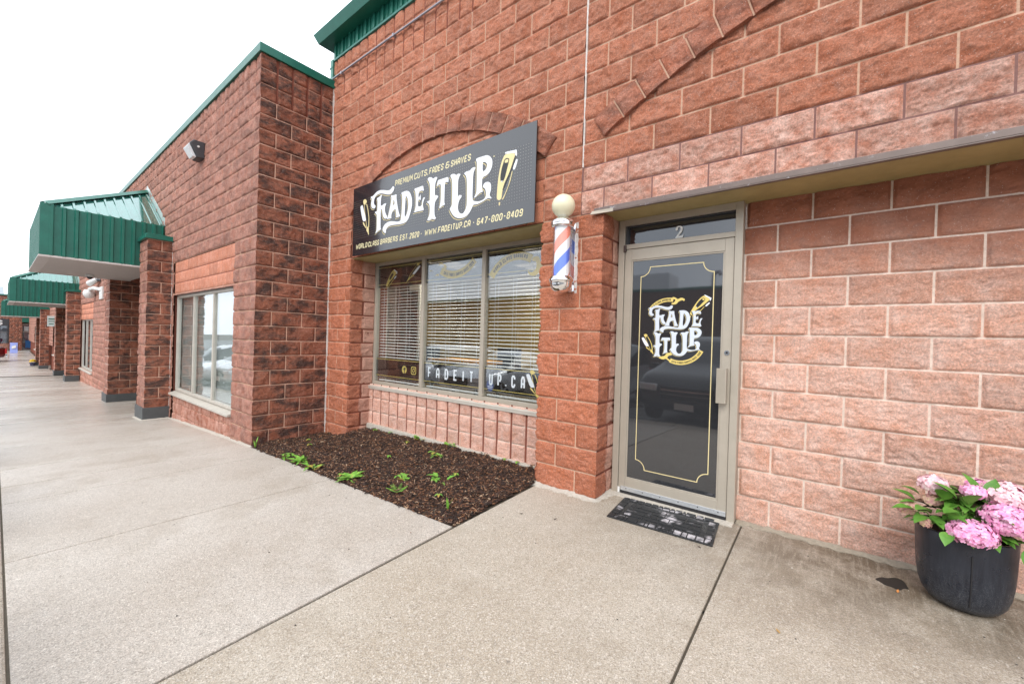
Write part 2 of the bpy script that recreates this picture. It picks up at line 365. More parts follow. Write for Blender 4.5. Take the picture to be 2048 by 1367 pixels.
# stroke font on a 0..1 x 0..1 box: lists of polylines
_c = .24
G = {
'A': [[(0,0),(0,1-_c),(.3,1),(.7,1),(1,1-_c),(1,0)], [(0,.38),(1,.38)]],
'B': [[(0,0),(0,1),(.75,1),(1,.86),(1,.62),(.8,.52),(0,.52)], [(.8,.52),(1,.42),(1,.14),(.75,0),(0,0)]],
'C': [[(1,.72),(1,.86),(.75,1),(.25,1),(0,.86),(0,.14),(.25,0),(.75,0),(1,.14),(1,.28)]],
'D': [[(0,0),(0,1),(.65,1),(1,.8),(1,.2),(.65,0),(0,0)]],
'E': [[(1,1),(0,1),(0,0),(1,0)], [(0,.52),(.8,.52)]],
'F': [[(1,1),(0,1),(0,0)], [(0,.5),(.8,.5)]],
'H': [[(0,0),(0,1)], [(1,0),(1,1)], [(0,.5),(1,.5)]],
'I': [[(.5,0),(.5,1)]],
'L': [[(0,1),(0,0),(1,0)]],
'M': [[(0,0),(0,1),(.5,.4),(1,1),(1,0)]],
'N': [[(0,0),(0,1),(1,0),(1,1)]],
'O': [[(.25,0),(0,.14),(0,.86),(.25,1),(.75,1),(1,.86),(1,.14),(.75,0),(.25,0)]],
'P': [[(0,0),(0,1),(.75,1),(1,.86),(1,.58),(.75,.44),(0,.44)]],
'R': [[(0,0),(0,1),(.75,1),(1,.86),(1,.6),(.75,.46),(0,.46)], [(.55,.46),(1,0)]],
'S': [[(1,.74),(1,.86),(.75,1),(.25,1),(0,.86),(0,.62),(.25,.52),(.75,.48),(1,.38),(1,.14),(.75,0),(.25,0),(0,.14),(0,.26)]],
'T': [[(0,1),(1,1)], [(.5,1),(.5,0)]],
'U': [[(0,1),(0,.14),(.25,0),(.75,0),(1,.14),(1,1)]],
'V': [[(0,1),(.5,0),(1,1)]],
'W': [[(0,1),(.2,0),(.5,.7),(.8,0),(1,1)]],
'&': [[(1,.5),(1,.14),(.75,0),(.25,0),(0,.14),(0,.42),(.3,.54),(.8,.54)], [(.3,.54),(.05,.66),(.05,.86),(.3,1),(.7,1),(.9,.88)]],
'0': [[(.25,0),(0,.14),(0,.86),(.25,1),(.75,1),(1,.86),(1,.14),(.75,0),(.25,0)]],
'2': [[(0,.76),(0,.86),(.25,1),(.75,1),(1,.86),(1,.6),(0,.2),(0,0),(1,0)]],
'4': [[(.78,0),(.78,1)], [(.70,1),(0,.34),(0,.30),(1,.30)]],
'6': [[(1,.86),(.75,1),(.25,1),(0,.86),(0,.14),(.25,0),(.75,0),(1,.14),(1,.42),(.75,.54),(0,.54)]],
'7': [[(0,1),(1,1),(.4,0)]],
'8': [[(.25,.54),(0,.66),(0,.86),(.25,1),(.75,1),(1,.86),(1,.66),(.75,.54),(.25,.54),(0,.42),(0,.14),(.25,0),(.75,0),(1,.14),(1,.42),(.75,.54)]],
'9': [[(0,.14),(.25,0),(.75,0),(1,.14),(1,.86),(.75,1),(.25,1),(0,.86),(0,.58),(.25,.46),(1,.46)]],
'-': [[(.05,.5),(.95,.5)]], '.': [[(.1,.0),(.1,.13)]], '·': [[(.15,.42),(.15,.56)]], ',': [[(.1,-.1),(.1,.13)]],
}
WID = {'I': .25, '.': .2, '·': .3, ',': .2, ' ': .5, 'M': 1.3, 'W': 1.45, '-': .8}
def polystroke(mb, pts, w, fn, closed, layer, m=0):
    """mitred strip in 2D, mapped to 3D with fn(x,z,layer)"""
    P = [Vector(p) for p in pts]; n = len(P)
    if closed: P = P[:-1]; n -= 1
    Lf, Rt = [], []
    for i in range(n):
        a = P[i-1] if (i or closed) else None; b = P[(i+1) % n] if (i < n-1 or closed) else None
        d1 = (P[i]-a).normalized() if a is not None else None; d2 = (b-P[i]).normalized() if b is not None else None
        if d1 is None: d1 = d2
        if d2 is None: d2 = d1
        nn = Vector((-d1.y, d1.x)); t = (d1+d2)
        t = t.normalized() if t.length > 1e-6 else d1
        mi = Vector((-t.y, t.x)); k = min(2.2, 1/max(.3, mi.dot(nn)))
        Lf.append(P[i]+mi*w/2*k); Rt.append(P[i]-mi*w/2*k)
    V = [fn(p.x, p.y, layer) for p in Lf]+[fn(p.x, p.y, layer) for p in Rt]; F = []
    for i in range(n if closed else n-1):
        j = (i+1) % n; F.append((n+i, n+j, j, i))
    mb.add(V, F, m)
def text(mb, s, fn, x, z, h, w, gap, stroke, slant=0, m=0):
    """writes s from (x,z); fn(x,z,layer) -> 3D point; glyph box w x h"""
    lay = 0; hs = stroke/2
    for c in s:
        cw = WID.get(c, 1)*w
        for st in G.get(c, []):
            pts = [(x+hs+p[0]*(max(cw, .001)-stroke), z+hs+p[1]*(h-stroke)) for p in st]
            polystroke(mb, [(q[0]+slant*(q[1]-z), q[1]) for q in pts], stroke, fn, st[0] == st[-1], lay, m); lay += 1
        x += cw+gap
    return x
def line_text(mb, s, yplane, x0, x1, zb, h, stroke, slant=.0, m=0, gapf=.28, zr=None):
    """fit string s between x0..x1, baseline zb (rising to zr at right)"""
    adv = sum((WID.get(c, 1)+gapf) for c in s)-gapf; w = (x1-x0)/adv
    zr = zb if zr is None else zr
    def fn(x, z, lay): return (x, yplane-.00012*(lay % 3), z+(zr-zb)*(x-x0)/(x1-x0))
    text(mb, s, fn, x0, zb, h, w, gapf*w, stroke, slant, m)
def arc_text(mb, s, yplane, cx, cz, r, a0, a1, h, stroke, m=0, flip=False):
    """text along an arc, a0->a1 degrees (measured from +x, ccw); letters' base on radius r"""
    adv = sum((WID.get(c, 1)+.3) for c in s)-.3; L = abs(R(a1-a0))*r; w = L/adv
    sg = 1 if a1 > a0 else -1
    def fn(x, z, lay):
        a = R(a0)+sg*x/r; rr = r+z if not flip else r-z
        return (cx+rr*math.cos(a), yplane-.00012*(lay % 3), cz+rr*math.sin(a))
    text(mb, s, fn, 0, 0, h, w, .3*w, stroke, 0, m)
# ================================================================ GROUND
gm = metal_mat('ground_soil', (.10,.09,.075), .9, 0, .2)
mb = MB(); mb.box(-400, 400, -400, 400, -1.9, -1.7); meta(mb.build('ground', gm), kind='structure')
asph = mat('asphalt', (.06,.06,.062), .6); t = NT(asph); p = t.pos(); n = t.noise(p, 90, 4, .8)
t.l(t.mix(t.ramp(n, [(.3, K0), (.7, K1)]), (.035,.036,.038), (.10,.098,.095)), t.b.inputs['Base Color']); t.l(t.bump(n, .6, .006), t.b.inputs['Normal'])
t.l(t.ramp(t.noise(p, .7, 4), [(.4, (.25,)*3), (.6, (.7,)*3)]), t.b.inputs['Roughness'])
def strip(mb, xs, y0, y1, dz, thick, m=0):
    for a, b in zip(xs, xs[1:]):
        za, zb = zg(a)+dz, zg(b)+dz
        P = [(a,y0,za),(b,y0,zb),(b,y1,zb),(a,y1,za)]
        Q = [(x,y,z-thick) for x,y,z in P]; mb.add(Q+P, [(0,3,2,1),(4,5,6,7),(0,1,5,4),(1,2,6,5),(2,3,7,6),(3,0,4,7)], m)
xs = [-140,-62,-41,-37,-26.4,-21.6,-8,-3.9,0,60]
mb = MB()
for a, b in zip(xs, xs[1:]):
    mb.quad((a,-60,zg(a)-.16),(b,-60,zg(b)-.16),(b,-3.35,zg(b)-.16),(a,-3.35,zg(a)-.16))
meta(mb.build('parking_lot', asph), kind='structure')
# concrete
def conc_mat(name, c1, c2, dirt=0):
    m = mat(name, c1, .6, spec=.5); t = NT(m); p = t.pos(); sp = t.sep(p)
    big = t.noise(p, .9, 5, .65); c = t.mix(t.ramp(big, [(.35, K0), (.65, K1)]), c1, c2)
    v = t.n('ShaderNodeTexVoronoi'); v.inputs['Scale'].default_value = 125; t.l(p, v.inputs['Vector'])
    vs = t.n('ShaderNodeSeparateColor'); t.l(v.outputs['Color'], vs.inputs[0])
    c = t.mix(t.ramp(vs.outputs[0], [(.0, (.55,)*3), (.35, K0)]), c, tuple(x*.55 for x in c1))
    c = t.mix(t.ramp(vs.outputs[1], [(.84, K0), (.98, (.55,)*3)]), c, (.72,.67,.60))
    v2 = t.n('ShaderNodeTexVoronoi'); v2.inputs['Scale'].default_value = 260; t.l(p, v2.inputs['Vector'])
    v2s = t.n('ShaderNodeSeparateColor'); t.l(v2.outputs['Color'], v2s.inputs[0])
    c = t.mix(t.ramp(v2s.outputs[0], [(.0, (.45,)*3), (.5, K0)]), c, (.17,.145,.12))
    c = t.mix(t.ramp(v2s.outputs[2], [(.72, K0), (1, (.45,)*3)]), c, (.72,.68,.62))
    mp2 = t.n('ShaderNodeMapping'); mp2.inputs['Scale'].default_value = (9, .9, 1); t.l(p, mp2.inputs[0])
    # dirty band in front of the pink wall and the door
    mr = t.n('ShaderNodeMapRange'); mr.inputs['From Min'].default_value = -.95; mr.inputs['From Max'].default_value = .0
    t.l(t.math('ADD', sp[1], t.math('MULTIPLY', t.math('SUBTRACT', t.noise(p, 3, 5, .7), .5), 1.1)), mr.inputs['Value'])
    mx_ = t.n('ShaderNodeMapRange'); mx_.inputs['From Min'].default_value = .15; mx_.inputs['From Max'].default_value = 2.2; t.l(sp[0], mx_.inputs['Value'])
    df = t.math('MULTIPLY', t.math('MULTIPLY', mr.outputs[0], mx_.outputs[0]), t.math('MULTIPLY', t.ramp(t.noise(mp2.outputs[0], 4, 7, .8), [(.26, (.3,)*3), (.52, K1)]), t.ramp(t.noise(p, 4.5, 6, .7), [(.34, (.35,)*3), (.54, K1)])))
    c = t.mix(t.math('MULTIPLY', df, .95), c, (.125,.095,.062))
    cr = t.noise(p, 1.7, 6, .72); c = t.mix(t.ramp(cr, [(.52, K0), (.70, (.42,)*3)]), c, (.28,.225,.16)); gs = t.n('ShaderNodeTexVoronoi'); gs.inputs['Scale'].default_value = 2.6; t.l(p, gs.inputs['Vector']); c = t.mix(t.ramp(gs.outputs['Distance'], [(.02, (.55,)*3), (.034, K0)]), c, (.16,.14,.12))
    t.l(c, t.b.inputs['Base Color'])
    # wetness grows towards the far left
    wx = t.n('ShaderNodeMapRange'); wx.inputs['From Min'].default_value = 1; wx.inputs['From Max'].default_value = -10
    mp = t.n('ShaderNodeMapping'); mp.inputs['Scale'].default_value = (1.1, .22, 1); t.l(p, mp.inputs[0]); wn = t.noise(mp.outputs[0], 1.0, 3, .5)
    t.l(sp[0], wx.inputs['Value'])
    wet = t.math('MULTIPLY', wx.outputs[0], t.ramp(wn, [(.3, (.62,)*3), (.7, K1)]))
    t.l(t.math('SUBTRACT', .62, t.math('MULTIPLY', wet, .48)), t.b.inputs['Roughness'])
    gf = t.noise(p, 150, 5, .85); c2_ = t.mix(1, c, t.ramp(gf, [(.3, (.56,)*3), (.5, (1.0,)*3), (.7, (1.5,)*3)]), 'MULTIPLY'); t.l(c2_, t.b.inputs['Base Color'])
    b = t.bump(v.outputs['Distance'], .35, .004); b = t.bump(t.noise(p, 180, 4, .8), .55, .0035, b); t.l(b, t.b.inputs['Normal'])
    return m
CON = conc_mat('exposed_concrete', (.46,.405,.345), (.56,.515,.46)); CON2 = conc_mat('exposed_concrete_grey', (.41,.345,.265), (.50,.445,.37))
joint = mortar_mat('joint_dirt', (.10,.085,.065))
gp = .0058
def slab(mb, P, m=0, th=.12):
    # P: four xy corners ccw
    V = [(x, y, zg(x)) for x, y in P]; Q = [(x, y, z-th) for x, y, z in V]
    mb.add(Q+V, [(0,3,2,1),(4,5,6,7),(0,1,5,4),(1,2,6,5),(2,3,7,6),(3,0,4,7)], m)
mb = MB()
J1 = lambda y: .005-.065*(y)                      # joint from the pier out to the camera, x at y
def jx(y): return J1(y)
def inset(P): # shrink a quad by gp
    cx = sum(q[0] for q in P)/4; cy = sum(q[1] for q in P)/4
    return [(x-math.copysign(gp, x-cx), y-math.copysign(gp, y-cy)) for x, y in P]
YB = -3.06
def mulch_front(x): return -1.11+( -x/3.88)*.115
# slabs left of joint J1: front of the mulch bed
slab(mb, inset([(-1.66,YB),(jx(YB),YB),(jx(-1.11),-1.11),(-1.66,mulch_front(-1.66))]))
slab(mb, inset([(-3.2,YB),(-1.66,YB),(-1.66,mulch_front(-1.66)),(-3.2,mulch_front(-3.2))]))
slab(mb, inset([(-3.9,YB),(-3.2,YB),(-3.2,mulch_front(-3.2)),(-3.9,-.987)]).copy())
# right of J1: two bays up to the walls
slab(mb, inset([(jx(YB),YB),(1.70,YB),(1.63,.37),(.006,.37)]), 1)
for k in range(6): slab(mb, inset([(1.70+1.6*k,YB),(3.30+1.6*k,YB),(3.23+1.6*k,.37),(1.63+1.6*k,.37)]), 1)
# left of the projecting block, under canopies too
xe = -3.9; k = 0
while xe > -60:
    xn = max(xe-(.95 if k == 0 else 1.62 if xe > -10 else 3.3), -60.5); slab(mb, inset([(xn,YB),(xe,YB),(xe,-.97),(xn,-.97)])); 
    xe = xn; k += 1
for a, b in ((-12.0,-8.6),(-26.4,-22.2),(-40.7,-37.2)): slab(mb, [(a,-.98),(b,-.98),(b,.6),(a,.6)])
sw = mb.build('sidewalk', [CON, CON2], bevel=.004); meta(sw, kind='structure')
mb = MB(); strip(mb, [-60.5,-41,-37,-26.4,-21.6,-8,-3.9,0,11.5], -3.2, -.9, -.011, .25); strip(mb, [-3.9,0,11.5], -.92, .5, -.011, .25)
meta(mb.build('sidewalk_base', joint), kind='structure')
mb = MB()
for k in range(-20, 5):
    a = .1+3.2*k; strip(mb, [a+.01, a+1.6, a+3.19], -3.35, YB-.002, 0, .4)
meta(mb.build('kerb', CON2, bevel=.012), kind='structure')

# ================================================================ MAIN SHOP BUILDING
shop = thing('brick_building', 'red split-face block shop building with a barber sign, window and recessed glass door', 'building', (1, 2, 0))
nd = (0,-1,0)
# piers
stone_wall('pier', FY(0), 0, .6, -.06, 2.402, [ST_PIER, MO, MO], shop, joff=0, corner=((-1,0,0),(1,0,0)), cell=.0095, amp=.8)
stone_wall('pier_return', FX(.6), 0, .37, -.06, 2.402, [ST_RET, MO_PALE, MO_PALE], shop, joff=.2, corner=((0,-1,0), None), cell=.0095, amp=.8)
stone_wall('pier_return', FX(0, -1), 0, .40, -.06, 2.402, [ST_RET, MO], shop, joff=.2, corner=((0,-1,0), None), cell=.02, amp=.8)
stone_wall('pier', FY(0), -3.87, -3.26, -.25, 2.402, [ST_PIER, MO_TAN, MO_TAN], shop, joff=0, corner=(None,(1,0,0)), cell=.014)
stone_wall('pier_return', FX(-3.26), 0, .42, -.15, 2.402, [ST_RET, MO_TAN, MO_TAN], shop, joff=.2, corner=((0,-1,0), None), cell=.012)
# upper wall (left of the control joint), with the smooth panel left out
stone_wall('wall', FY(0), -3.87, .392, 2.4, 4.8, [ST_UP, MO, MO], shop, joff=0, cell=.0135, holes=[(-3.26, 0, 2.4, 3.0)])
stone_wall('lintel_panel', FY(.004), -3.26, 0, 2.4, 3.0, [SMOOTH, GROOVE, GROOVE], shop, bond='stack', unit=.2, joff=0, cell=.03, smooth_face=True, slot=.004)
stone_wall('wall', FY(0), .408, 3.6, 2.8, 4.8, [ST_UP, MO, MO], shop, joff=.2, cell=.0125)
stone_wall('wall', FY(0), 3.6, 8, 2.8, 4.8, [ST_UP, MO, MO], shop, joff=.2, cell=.03)
stone_wall('lintel_course', FY(-.004), .402, 3.6, 2.40, 2.803, [ST_BAND, MO_BROWN, MO_BROWN], shop, joff=.2, cell=.0095, slot=.009)
stone_wall('lintel_course', FY(-.004), 3.6, 8, 2.40, 2.803, [ST_BAND, MO_BROWN, MO_BROWN], shop, joff=.2, cell=.03, slot=.009)
MB().box(.394, .402, -.006, .01, 2.40, 2.806).build('joint_line', MO_BROWN, shop)
stone_wall('scored_course', FY(0), -3.87, .392, 4.8, 5.4, [ST_UP, MO_DARK, GROOVE], shop, bond='stack', unit=.2, joff=0, cell=.014, slot=.012)
stone_wall('scored_course', FY(0), .408, 8, 4.8, 5.4, [ST_UP, MO_DARK, GROOVE], shop, bond='stack', unit=.2, joff=0, cell=.03, slot=.010)
# door wall
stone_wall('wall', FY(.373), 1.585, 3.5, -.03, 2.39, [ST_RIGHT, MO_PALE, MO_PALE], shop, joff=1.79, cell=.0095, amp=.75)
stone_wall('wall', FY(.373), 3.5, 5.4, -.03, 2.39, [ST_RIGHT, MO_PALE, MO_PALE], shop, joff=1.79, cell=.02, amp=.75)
stone_wall('pier', FY(0), 5.4, 8, -.05, 2.402, [ST_PIER, MO, MO], shop, joff=0, corner=((-1,0,0),None), cell=.03)
stone_wall('pier_return', FX(5.4, -1), 0, .4, -.05, 2.402, [ST_PIER, MO], shop, joff=.2, corner=((0,-1,0), None), cell=.03)
# slotted wall under the window
stone_wall('scored_course', FY(.345), -3.26, .0, -.0, .61, [ST_PINK, MO_PALE, GROOVE], shop, bond='stack', unit=.2, joff=.02, cell=.0105, slot=.0115, amp=.6)
for x0, x1 in ((-3.86,-3.262),(.002,.598),(5.402,8)): MB().box(x0, x1, .02, .6, -.3, 2.398).build('wall_core', GROOVE, shop)
MB().box(-3.86, 8, .02, .5, 2.402, 5.39).build('wall_core', GROOVE, shop)
MB().box(1.59, 5.39, .395, .6, -.3, 2.38).build('wall_core', GROOVE, shop)
MB().box(-3.26, 0, .37, .60, -.3, .575).build('wall_core', GROOVE, shop)
# soffits of the two recesses
MB().box(-3.259, -.001, .022, .45, 2.386, 2.4).build('soffit', SOFF, shop)
MB().box(.602, 5.399, .0, .45, 2.383, 2.401).build('soffit', SOFF, shop)
mb = MB().box(.53, 5.46, -.034, -.003, 2.376, 2.384).box(.53, 5.46, -.034, -.026, 2.384, 2.424)
mb.build('steel_lintel', LINT, shop, bevel=.003)
mb = MB(); mb.prism([(.505,-.052,2.372),(.70,-.034,2.374),(.70,-.034,2.400),(.52,-.046,2.398)], (0,.018,0)); mb.build('lintel_flashing', metal_mat('bent_flashing', (.42,.37,.30), .45, .2, .1), shop)
# arches
def arch(cx, cz, r0, r1, x0, x1, n, proj, yb=-.0):
    """voussoir ring between radii, from x0 to x1 on the inner radius"""
    a0 = math.acos((x0-cx)/r0); a1 = math.acos((x1-cx)/r0); L = abs(a0-a1)*(r0+r1)/2
    st = L/n; verts = []; F = []; MI = []; T = []
    na = n*16; nr = 14; amp = 1
    A = []
    for k in range(n):
        s0 = k*st
        for q in (-.0055, .0055, .012): A.append(s0+q)
        A += list(np.linspace(.03, st-.012, 10)+s0)
    A = np.array(sorted(a for a in A if 0 <= a <= L)+[L]); A[0] = 0
    RR = np.array([r0-0, r0+.004]+list(np.linspace(r0+.014, r1-.014, 13))+[r1-.004, r1])
    AA, RG = np.meshgrid(A, RR); th = a0+(a1-a0)*AA/L
    X = cx+RG*np.cos(th); Z = cz+RG*np.sin(th); P = np.stack([X, np.full_like(X, yb-proj), Z], -1)
    dj = np.abs((AA+st/2) % st-st/2); m = np.clip((dj-.0055)/.010, 0, 1)
    nn = vnoise(P, .11, 40)*.018+vnoise(P, .045, 41)*.012+vnoise(P, .019, 42)*.008+vnoise(P, .0095, 43)*.004
    em = np.clip(np.minimum(RG-r0, r1-RG)/.03, 0, 1); P[..., 1] -= (-.012)*(1-m)+m*(.004+nn*(.15+.85*em))
    P[0, :, 1] = P[1, :, 1]; P[-1, :, 1] = P[-2, :, 1]
    nr_, na_ = X.shape; V = P.reshape(-1, 3).tolist(); idx = lambda i, j: i*na_+j
    blk = np.floor(((A[:-1]+A[1:])/2)/st).astype(int); dmid = np.abs((((A[:-1]+A[1:])/2)+st/2) % st-st/2)
    for i in range(nr_-1):
        for j in range(na_-1):
            F.append((idx(i,j), idx(i+1,j), idx(i+1,j+1), idx(i,j+1)) if a1 < a0 and False else (idx(i,j), idx(i,j+1), idx(i+1,j+1), idx(i+1,j)))
            MI.append(1 if dmid[j] < .0055 else 0); T.append(.5+.5*math.sin(blk[j]*12.9))
    # sides (intrados, extrados and the two ends) back to the wall
    def side(ids, fl):
        base = len(V)
        for q in ids: V.append([V[q][0], yb+.012, V[q][2]])
        for a in range(len(ids)-1):
            f = (ids[a], ids[a+1], base+a+1, base+a); F.append(f[::-1] if fl else f); MI.append(0); T.append(.4)
    side([idx(0, j) for j in range(na_)], True); side([idx(nr_-1, j) for j in range(na_)], False)
    side([idx(i, 0) for i in range(nr_)], False); side([idx(i, na_-1) for i in range(nr_)], True)
    me = D.meshes.new('arch'); me.from_pydata(V, [], F); me.polygons.foreach_set('material_index', MI)
    at = me.attributes.new('tint', 'FLOAT', 'FACE'); at.data.foreach_set('value', T)
    bm = bmesh.new(); bm.from_mesh(me); bmesh.ops.recalc_face_normals(bm, faces=bm.faces); bm.to_mesh(me); bm.free()
    return link('arch', me, [ST_ARCH, MO], shop)
arch(-1.63, 1.09, 2.515, 2.70, -3.27, .01, 17, .036)
arch(3.0, -.77, 4.48, 4.665, .6, 5.4, 26, .036)
# sealant joints
MB().box(.393, .407, -.004, .02, 2.805, 5.4).build('control_joint', SEAL, shop)
MB().box(-3.866, -3.846, -.019, .0, -.2, 5.0).build('control_joint', SEAL, shop)
# roof edge
mb = MB(); mb.box(-3.885, 8.2, -.022, .2, 5.398, 5.43); mb.build('roof_flashing', GREEN_L, shop, bevel=.004)
mb = MB(); mb.box(-3.87, 8.2, -.004, .3, 5.43, 5.64)
for k in range(60):
    x = -3.85+.2*k
    mb.box(x, x+.045, -.026, -.004, 5.43, 5.635); mb.box(x+.10, x+.125, -.014, -.004, 5.43, 5.635)
mb.build('ribbed_fascia', GREEN, shop)
mb = MB(); P = [(-4.04,-.17,5.635),(8.2,-.17,5.635),(8.2,.6,5.635),(-4.04,.6,5.635)]; Q = [(-4.09,-.23,5.76),(8.2,-.23,5.76),(8.2,.6,5.78),(-4.09,.6,5.78)]
mb.add(P+Q, [(0,3,2,1),(4,5,6,7),(0,1,5,4),(1,2,6,5),(2,3,7,6),(3,0,4,7)]); mb.build('eave', GREEN, shop, bevel=.004)
mb = MB(); mb.box(-3.94, -3.872, -.03, .5, 5.12, 5.43); mb.box(-3.955, -3.873, -.035, .5, 5.30, 5.325); mb.build('corner_flashing', GREEN_L, shop, bevel=.003)
MB().box(-3.86, 8, .5, 9, 5.2, 5.38).build('roof', DARKG, shop)
MB().box(8.0, 8.2, 0, 9, -.2, 5.38).build('side_wall', ST_UP, shop)

# caulk and dirt lines along wall feet
def foot(name, pts, w, mt, parent, z0=.0):
    mb = MB(); n = len(pts)
    rnd = random.Random(5); top = []; 
    L = []
    for (a, b) in zip(pts, pts[1:]):
        a = Vector(a); b = Vector(b); k = max(2, int((b-a).length/.03)); L += [a+(b-a)*i/k for i in range(k)]
    L.append(Vector(pts[-1]))
    V = []; F = []
    for i, q in enumerate(L):
        t = (L[min(i+1, len(L)-1)]-L[max(i-1, 0)]).normalized(); nrm = Vector((t.y, -t.x))
        ww = w*(.65+.7*rnd.random()); o = q+nrm*ww; zz = zg(q.x)
        V += [(q.x-nrm.x*.02, q.y-nrm.y*.02, zz-.03), (q.x-nrm.x*.02, q.y-nrm.y*.02, zz+.016+.006*rnd.random()), (o.x, o.y, zz+.004), (o.x, o.y, zz-.03)]
    for i in range(len(L)-1):
        a = i*4; b = a+4; F += [(a+1,a+2,b+2,b+1), (a+2,a+3,b+3,b+2), (a,a+1,b+1,b)]
    F += [(0,3,2,1), (len(V)-4,len(V)-3,len(V)-2,len(V)-1)]
    mb.add(V, F); return mb.build(name, mt, parent)
foot('cement_fillet', [(-.012,.0),(-.005,-.012),(.605,-.012),(.615,.33)], .05, CEM, shop)
foot('cement_fillet', [(1.59,.36),(3.5,.36),(5.39,.36)], .045, mortar_mat('dirty_cement', (.33,.29,.23)), shop)
mb = MB(); mb.box(-3.24, -.01, .295, .37, -.2, .030); mb.build('footing', CEM, shop, bevel=.006)

# ================================================================ PROJECTING LEFT UNIT AND THE UNITS BEYOND
def facade_plane(y): return ((0, y, 0), (1, 0, 0), (0, -1, 0))
YP = -.987
def ribbed(mb, p0, uvec, h0, h1, nrm, pitch=.152, m=0):
    """ribbed sheet from p0 along uvec (length), heights h0(t), h1(t); real trapezoid ribs"""
    p0 = Vector(p0); L = uvec.length; u = uvec/L; nrm = Vector(nrm); t = 0; X = [(0, 0)]
    while t < L-.001:
        for d, o in ((.075, 0), (.088, .034), (.125, .034), (.138, 0)):
            if t+d < L: X.append((t+d, o))
        t += pitch
    X.append((L, 0)); V = []; F = []
    for x, o in X:
        q = p0+u*x+nrm*o; a, b = h0(x), h1(x); V += [q+a, q+b]
    for i in range(len(X)-1): F.append((2*i, 2*i+2, 2*i+3, 2*i+1))
    mb.add(V, F, m)
def canopy(parent, xr, xl, yo, z0, z1, zp, pil_y=-1.35, dzt=0, detail=True):
    """hipped green canopy between xl and xr reaching out to yo; z0 soffit, z1 eave, zp wall peak"""
    cp_y = YP; xm = (xr+xl)/2; dp = cp_y-yo; hipw = min((xr-xl)/2, dp)
    up_ = lambda h: Vector((0,0,h)); mb = MB()
    ribbed(mb, (xr, yo, 0), Vector((0, cp_y-yo, 0)), lambda x: up_(z0), lambda x: up_(z1), (1,0,0))
    ribbed(mb, (xl, cp_y, 0), Vector((0, yo-cp_y, 0)), lambda x: up_(z0), lambda x: up_(z1), (-1,0,0))
    ribbed(mb, (xl, yo, 0), Vector((xr-xl, 0, 0)), lambda x: up_(z0), lambda x: up_(z1), (0,-1,0))
    c = mb.build('canopy', GREEN, parent)
    # roof planes with ribs running up the slope
    mr = MB(); xa = xr-hipw; xb = xl+hipw
    sl = (zp-z1)/hipw
    def roofside(x_e, sgn):
        y = yo; n = 0
        while y < cp_y-.001:
            y2 = min(y+.152, cp_y); hA = min(hipw, (y-yo)); hB = min(hipw, (y2-yo))
            a = (x_e, y, z1); b = (x_e, y2, z1); c_ = (x_e-sgn*hB, y2, z1+sl*hB); d = (x_e-sgn*hA, y, z1+sl*hA)
            mr.add([a, b, c_, d], [(0,1,2,3) if sgn > 0 else (3,2,1,0)])
            ym = (y+y2)/2; hm = min(hipw, ym-yo); k = Vector((-sgn*hm, 0, sl*hm)); e = Vector((x_e, ym, z1))
            if hm > .05: mr.prism([e+Vector((0,-.022,0)), e+Vector((0,.022,0)), e+Vector((0,.014,.028)), e+Vector((0,-.014,.028))], k)
            y = y2
    roofside(xr, 1); roofside(xl, -1)
    x = xl
    while x < xr-.001:
        x2 = min(x+.152, xr); hA = max(0, min(hipw, x-xl, xr-x)); hB = max(0, min(hipw, x2-xl, xr-x2))
        mr.add([(x, yo, z1), (x2, yo, z1), (x2, yo+hB, z1+sl*hB), (x, yo+hA, z1+sl*hA)], [(0,1,2,3)])
        xm_ = (x+x2)/2; hm = min(hipw, xm_-xl, xr-xm_); k = Vector((0, hm, sl*hm)); e = Vector((xm_, yo, z1))
        if hm > .05: mr.prism([e+Vector((-.022,0,0)), e+Vector((.022,0,0)), e+Vector((.014,0,.028)), e+Vector((-.014,0,.028))], k)
        x = x2
    mr.build('roof_panel', GREEN_WET_SKY, c)
    mf = MB()  # hip caps and corner trims
    for xe, s in ((xr, 1), (xl, -1)):
        a = Vector((xe, yo, z1+.02)); b = Vector((xe-s*hipw, yo+hipw, zp+.02)); d = (b-a); w = Vector((.07*s, .07, -.01)); w2 = Vector((-.07*s, -.07, -.01))
        mf.add([a+w, b+w, b+Vector((0,0,.035)), a+Vector((0,0,.035)), a+w2, b+w2], [(0,1,2,3), (3,2,5,4)])
    mf.box(xr-.002, xr+.030, yo-.03, yo+.13, z0, z1+.03); mf.box(xl-.03, xl+.002, yo-.03, yo+.13, z0, z1+.03)
    mf.build('hip_trim', GREEN, c)
    mw = MB()  # step flashing against the wall
    for xe, s in ((xr, 1), (xl, -1)):
        a = Vector((xe+s*.03, cp_y-.012, z1)); b = Vector((xe-s*hipw, cp_y-.012, zp)); mw.prism([a, b, b+Vector((0,0,.14)), a+Vector((0,0,.14))], (0,.01,0))
    mw.build('wall_flashing', WHITE_F, c)
    ms = MB(); ms.box(xl-.03, xr+.03, yo-.035, cp_y, z0-.02, z0)
    for k in range(int((xr-xl)/.1)): ms.box(xl+.06+.1*k, xl+.066+.1*k, yo+.12, cp_y-.01, z0-.024, z0-.019)
    ms.box(xl-.035, xr+.035, yo-.04, yo+.10, z0-.034, z0-.018); ms.box(xr-.06, xr+.035, yo+.10, cp_y, z0-.034, z0-.018); ms.box(xl-.035, xl+.06, yo+.10, cp_y, z0-.034, z0-.018)
    ms.build('canopy_soffit', WHITE_S, c, bevel=.003)
    # raised green letters on the front, unreadable from here: small cast shapes
    return c
